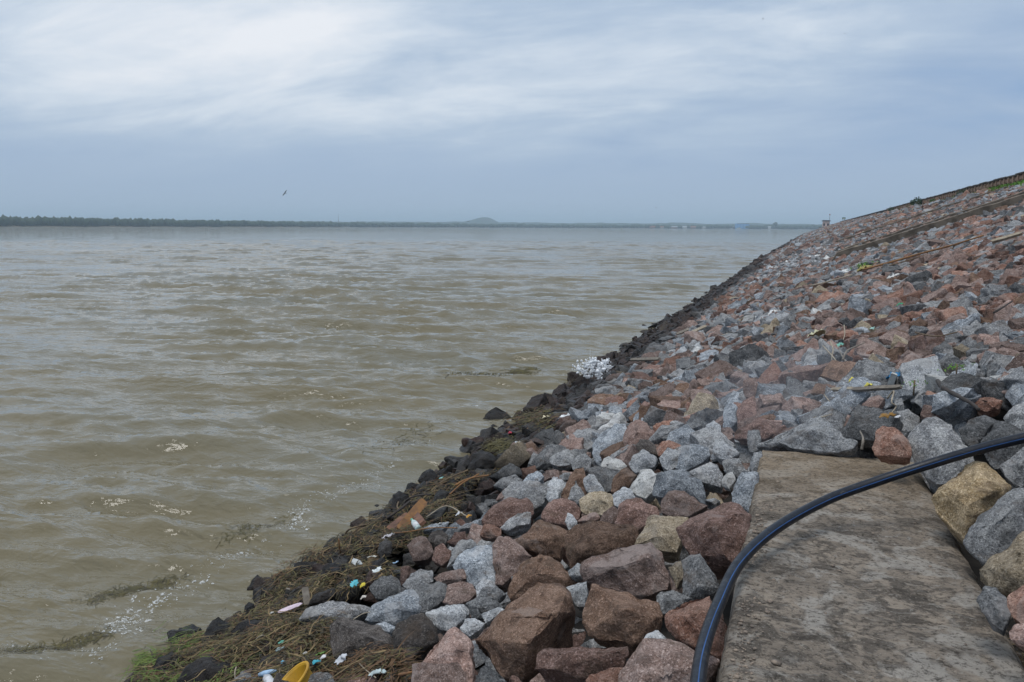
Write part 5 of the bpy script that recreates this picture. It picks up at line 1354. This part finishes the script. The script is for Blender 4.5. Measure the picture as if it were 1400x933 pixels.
stick('branch', [(1125, 473, .2), (1137, 486, .2), (1146, 497, .16)], 2, m_pale, 'thin bleached twig crossing the upright one', 'twig')
stick('branch', [(1160, 500, .16), (1152, 488, .2), (1147, 478, .2)], 2.5, m_grw, 'short grey driftwood stub among the bleached twigs', 'branch')
stick('branch', [(1154, 445, .2), (1155, 456, .2), (1153, 465, .18)], 1.6, m_pale, 'slim pale twig standing above the mint scrap', 'twig')
stick('branch', [(1252, 455, .2), (1280, 460, .2), (1310, 454, .22)], 2.4, m_stick, 'brown stick lying level, mid slope above the blue bag', 'stick')
stick('branch', [(1213, 545, .14), (1222, 535, .2), (1219, 550, .18), (1225, 556, .14), (1216, 568, .1)], 2.4, m_pale, 'bleached root tangle below the long grey plank', 'root')
stick('branch', [(1112, 571, .16), (1125, 570, .2), (1138, 566, .18)], 1.8, m_pale, 'thin pale reed resting on the rocks behind the slab', 'reed')
stick('branch', [(1178, 615, .1), (1180, 600, .16), (1176, 590, .12)], 4, m_grw, 'grey crooked root standing at the slab end left of the red rock', 'root')
stick('branch', [(1127, 540, .2), (1134, 549, .18)], 1.8, m_pale, 'short pale twig stub between grey rocks', 'twig')
stick('branch', [(470, 741, .02), (474, 727, .14), (486, 721, .2), (504, 717, .14)], 2.6, m_stick, 'brown branch bending in an arch over the water edge', 'branch', .9)
stick('branch', [(476, 739, .05), (482, 730, .12), (492, 721, .16), (500, 719, .12)], 2, m_stick, 'second bent branch inside the arching one', 'branch', .8)
stick('branch', [(475, 757, .04), (478, 745, .1), (480, 733, .16)], 2, m_stick, 'thin branch dropping below the arching branches', 'twig', .8)
stick('branch', [(466, 761, .02), (464, 748, .14), (463, 737, .22)], 2.2, m_plank, 'short upright orange twig left of the arching branches', 'twig', .8)
stick('branch', [(522, 702, .03), (528, 709, .08), (545, 698, .14), (560, 686, .16)], 3.4, m_dkst, 'dark forked branch lying at the waterline above the bark', 'branch', .9)
stick('branch', [(550, 696, .06), (556, 684, .14), (570, 678, .2), (590, 676, .18)], 3, m_dkst, 'dark curved branch behind the orange plank top', 'branch', .7)
stick('branch', [(545, 686, .1), (543, 693, .1), (547, 697, .1), (552, 694, .12)], 2, m_stick, 'small hooked twig on the dark square rock', 'twig', .8)
stick('branch', [(540, 729, .14), (560, 727, .16), (590, 722, .17), (625, 722, .16)], 2, m_plank, 'long thin orange reed across the green bottle', 'reed', .7)
stick('branch', [(600, 662, .1), (618, 652, .14), (640, 643, .16)], 2.5, m_stick, 'long brown reed stalk beside the weed-covered rocks', 'reed', .8)
stick('branch', [(622, 664, .12), (640, 655, .14), (668, 650, .16)], 3.2, m_plank, 'bundle-thick orange stalk across the grey rocks', 'reed', .6)
stick('branch', [(615, 676, .1), (632, 661, .14), (655, 648, .15)], 2.4, m_plank, 'slender orange stalk below the thick one', 'reed', .7)
stick('branch', [(640, 707, .1), (610, 692, .16), (583, 707, .14)], 1.8, m_pale, 'bent pale stalk over the dark flat rock', 'reed', .8)
stick('branch', [(348, 841, .05), (360, 829, .1), (373, 816, .16)], 3, m_stick, 'brown stick leaning from the water onto the reed mat', 'stick', .7)
stick('branch', [(345, 888, .08), (349, 876, .14), (358, 869, .18), (366, 872, .12)], 1.8, m_pale, 'thin pale stalk arching over the flat grey rock', 'reed', .8)
stick('branch', [(482, 848, .12), (495, 840, .14), (506, 837, .16)], 1.6, m_pale, 'thin white stalk in the gap under the long grey rock', 'reed', .8)
stick('branch', [(442, 916, .1), (450, 908, .12), (457, 901, .16)], 1.8, m_stick, 'short brown stick between bucket and blackish boulder', 'stick', .7)
stick('branch', [(490, 906, .1), (500, 916, .12), (514, 927, .12)], 1.8, m_pale, 'pale straw lying below the blackish boulder', 'reed', .7)
stick('branch', [(545, 923, .1), (556, 921, .12), (564, 919, .12)], 4, m_plank, 'orange wood chip beside the brownish bottom rock', 'stick', .8)
stick('branch', [(322, 930, .1), (321, 920, .14), (323, 912, .16)], 2.2, m_pale, 'short pale stub sticking up beside dark reddish rock', 'twig', .8)
stick('branch', [(381, 930, .08), (382, 921, .13), (383, 914, .14)], 2, m_stick, 'upright brown stub left of the bucket', 'twig', .8)
stick('branch', [(262, 902, .05), (278, 893, .1), (292, 887, .12)], 3, cm((.25, .33, .07), .6), 'bright green stalk at the waterline above the dark reddish rock', 'reed', .7)
stick('branch', [(376, 760, .1), (400, 812, .12), (414, 790, .14)], 1.6, SM[2], 'long yellowish reed stalk on the leftmost edge of the mat', 'reed', .7) if False else None

# a sparse plant beside the root on the right and small creeping grass on the slope
def plant(px, py, lab, n_=60, s=.12):
    q = on_slope(px, py, .12); V_ = []
    for k in range(n_):
        a = rng.uniform(0, 6.28); r_ = rng.uniform(0, s); c = np.array([math.cos(a) * r_ * 1.6, math.sin(a) * r_, rng.uniform(0, s * .5) + math.cos(a) * r_ * SLOPE]); d = rng.normal(size=3); d /= np.linalg.norm(d); e = np.cross(d, rng.normal(size=3)); e /= np.linalg.norm(e)
        ss = s * .16; V_ += [c - d * ss, c + e * ss * .4, c + d * ss, c - e * ss * .4]
    root = empty('plant', q); tag(root, lab, 'plant'); link('leaves', mesh_np('leaves', V_, np.arange(len(V_)).reshape(-1, 4)), m_grass[0], parent=root)
    link('stem', tube('stem', [Vector((0, 0, -.08)), Vector((0, 0, .04))], .006, 6), m_stick, parent=root)
plant(1308, 505, 'small yellow-green plant growing on the slope right of the blue bag', 40, .09)
plant(1180, 366, 'low green plant beside the ochre cloth far up the slope', 80, .25)
plant(1250, 527, 'tiny green sprig just right of the blue bag', 30, .07)
# dirt and chaff right of the slab
gq = Strands()
for k in range(900):
    x, y = rng.uniform(1345, 1420), 0; y = 868 + (x - 1345) * .8 + rng.uniform(-18, 55)
    q = on_z(x, y, 1.50); gq.add((q.x, q.y, 1.46 + rng.uniform(-.02, .05)), rng.uniform(0, 6.28), rng.uniform(.03, .09), rng.uniform(.001, .003), [0, 4, 4, 2][rng.integers(0, 4)], .5)
gq.build('chaff', 'brown chaff and straw in the gap right of the slab', 'litter')

# grit gathered on the slab's worn left edge and in the gap on its right
gr = []; V1g, F1g = ico(1)
for k in range(900):
    if k < 560:
        y = rng.uniform(2.0, 4.6); x = lerp_y(A, B, y) + .015 + abs(rng.normal(0, .05)); z = SLAB_Z + .003
    elif k < 640:
        y = rng.uniform(2.2, 5.4); x = rng.uniform(lerp_y(A, B, y) + .1, lerp_y(Cc, Dd, y) - .08); z = SLAB_Z + .003
    else:
        y = rng.uniform(2.2, 4.2); x = lerp_y(Cc, Dd, y) + rng.uniform(.10, .3); z = 1.5
    r_ = math.exp(rng.normal(-5.25, .45)) * (.8 if k < 640 else 1.6)
    gr.append(V1g * (r_ * (1 + rng.normal(0, .18, len(V1g))))[:, None] * np.array([1.2, 1, .7]) + np.array([x, y, z]))
me = mesh_np('grit', np.concatenate(gr), np.concatenate([F1g + i * len(V1g) for i in range(len(gr))]))
tag(link('grit', me, plain('grit_stone', (.34, .27, .21), .9, scale=40, bump=0, col2=(.13, .11, .095))), 'loose grit and chips along the edges of the concrete slab', 'gravel', kind='stuff')

# ------------------------------------------------------------------ labels for the rocks
LM = [('red slab-end rock', 1220, 603), ('black pipe bend', 985, 815), ('yellow boulder', 1328, 685), ('big brown boulder', 715, 865), ('yellow bucket', 409, 918), ('orange plank', 562, 706),
      ('white splash', 824, 503), ('slab far corner', 1045, 612), ('olive weed patch', 732, 577), ('blue bag', 1222, 514), ('pale yellow cloth', 1118, 456), ('pink sole', 396, 831), ('amber bag', 1213, 569),
      ('dark root', 1310, 540), ('blackish boulder', 495, 874), ('lone water rock', 679, 568), ('flat bottom rock', 795, 903), ('long bamboo pole', 1262, 346), ('slab right edge', 1340, 800)]
HAND = {7: 'biggest brown boulder in the foreground, slanting, left of centre bottom', 5: 'flat red-brown rock with pale top lying at the bottom centre', 4: 'brown block with tan top face right of the biggest brown boulder',
        0: 'rust-red boulder under the black pipe beside the slab', 1: 'large pinkish rock at the bottom edge left of the pipe', 17: 'large blackish flat-faced boulder with pale crack above the litter', 16: 'blackish rounded boulder right of the flat-faced one',
        8: 'pink pointed boulder at the bottom, left of the biggest brown one', 38: 'large red-brown and grey boulder against the slab left side', 37: 'tan smooth-topped rock left of the boulder by the slab',
        36: 'broad pinkish brown boulder above the brown block with tan top'}
hh_i = {id(ROCKS[i]): HAND[i] for i in HAND}
sand = [q for q in ROCKS if q['col'] == 'sandstone'][0]; hh_i[id(sand)] = 'yellow-brown sandstone boulder right of the slab below the pipe'
redr = [q for q in ROCKS if q['col'] == 'red' and abs(q['px'] - 1220) < 25 and abs(q['py'] - 603) < 20][0]; hh_i[id(redr)] = 'round rust-red boulder at the far right corner of the slab'
lon = [q for q in ROCKS if q.get('lone')]
for q, l_ in zip(lon, ['large dark wet rock standing alone in the water', 'dark wet rock in the water left of the reed mat', 'smallest dark stone poking out of the water near the branches', 'tiny wet stone just below the lone water rock']): hh_i[id(q)] = l_
def direction(dx, dy):
    a = math.degrees(math.atan2(-dy, dx)) % 360
    return ['right of', 'up and right of', 'above', 'up and left of', 'left of', 'down and left of', 'below', 'down and right of'][int((a + 22.5) // 45) % 8]
ORD = ['first', 'second nearest', 'third nearest', 'fourth nearest', 'fifth nearest', 'sixth nearest', 'seventh nearest', 'eighth nearest', 'ninth nearest', 'tenth nearest', 'eleventh nearest', 'twelfth nearest', 'thirteenth nearest', 'fourteenth nearest', 'fifteenth nearest', 'sixteenth nearest', 'seventeenth nearest', 'eighteenth nearest']
buckets = {}
for q in ROCKS:
    q['o']['category'] = 'rock'; q['o']['group'] = 'broken rocks on the dam slope'
    if id(q) in hh_i: q['o']['label'] = hh_i[id(q)]; continue
    nm, lx, ly = min(LM, key=lambda l: math.hypot(l[1] - q['px'], (l[2] - q['py']) * 1.3))
    dr_ = direction(q['px'] - lx, q['py'] - ly)
    buckets.setdefault((nm, dr_, WORDS[q['col']]), []).append((math.hypot(lx - q['px'], ly - q['py']), q))
for (nm, dr_, cw), l in buckets.items():
    l.sort(key=lambda t: t[0])
    for k, (_, q) in enumerate(l):
        asp = q['w'] / max(q['h'], 1); shp_ = 'long flat' if asp > 2.1 else 'upright' if asp < .85 else 'large' if q['w'] > 60 else 'angular'
        oo = (ORD[k].replace(' nearest', '') + ' ') if len(l) > 1 else ''
        q['o']['label'] = ('%s %s rock, %s' % (shp_, cw, (oo + cw + ' one ' if oo else ''))).strip() + ('' if oo else '') + (' %s the %s' % (dr_, nm) if oo else ' %s the %s' % (dr_, nm))
        q['o']['label'] = q['o']['label'].replace(',  ', ', ').replace('  ', ' ').replace(' ,', ',')

# ------------------------------------------------------------------ thin smoke over the rocks, and the air
def vol_mat(name, col, dens, anis=0.0):
    m = bpy.data.materials.new(name); m.use_nodes = True; m.node_tree.nodes.clear(); b = NB(m.node_tree)
    v = b.n('ShaderNodeVolumePrincipled'); v.inputs['Color'].default_value = (*col, 1); v.inputs['Density'].default_value = dens; v.inputs['Anisotropy'].default_value = anis
    o = b.n('ShaderNodeOutputMaterial'); m.node_tree.links.new(v.outputs[0], o.inputs['Volume']); return m
c = on_slope(1062, 540, .15); sv, sf = ico(3)
me = mesh_np('smoke', sv * np.array([.95, 1.9, .30]), sf); o = link('smoke', me, vol_mat('smoke', (.8, .88, 1.0), .055), loc=c); o.rotation_euler = (0, SLR, 0)
tag(o, 'thin bluish smoke hanging over the rocks behind the slab', 'smoke', kind='stuff')
me = boxes('haze', [((0, 3600, 32.9), (18000, 8200, 74))])
o = link('haze', me, vol_mat('air_haze', (.70, .87, 1.0), .00030)); tag(o, 'blue haze in the air over the lake', 'haze', kind='stuff')
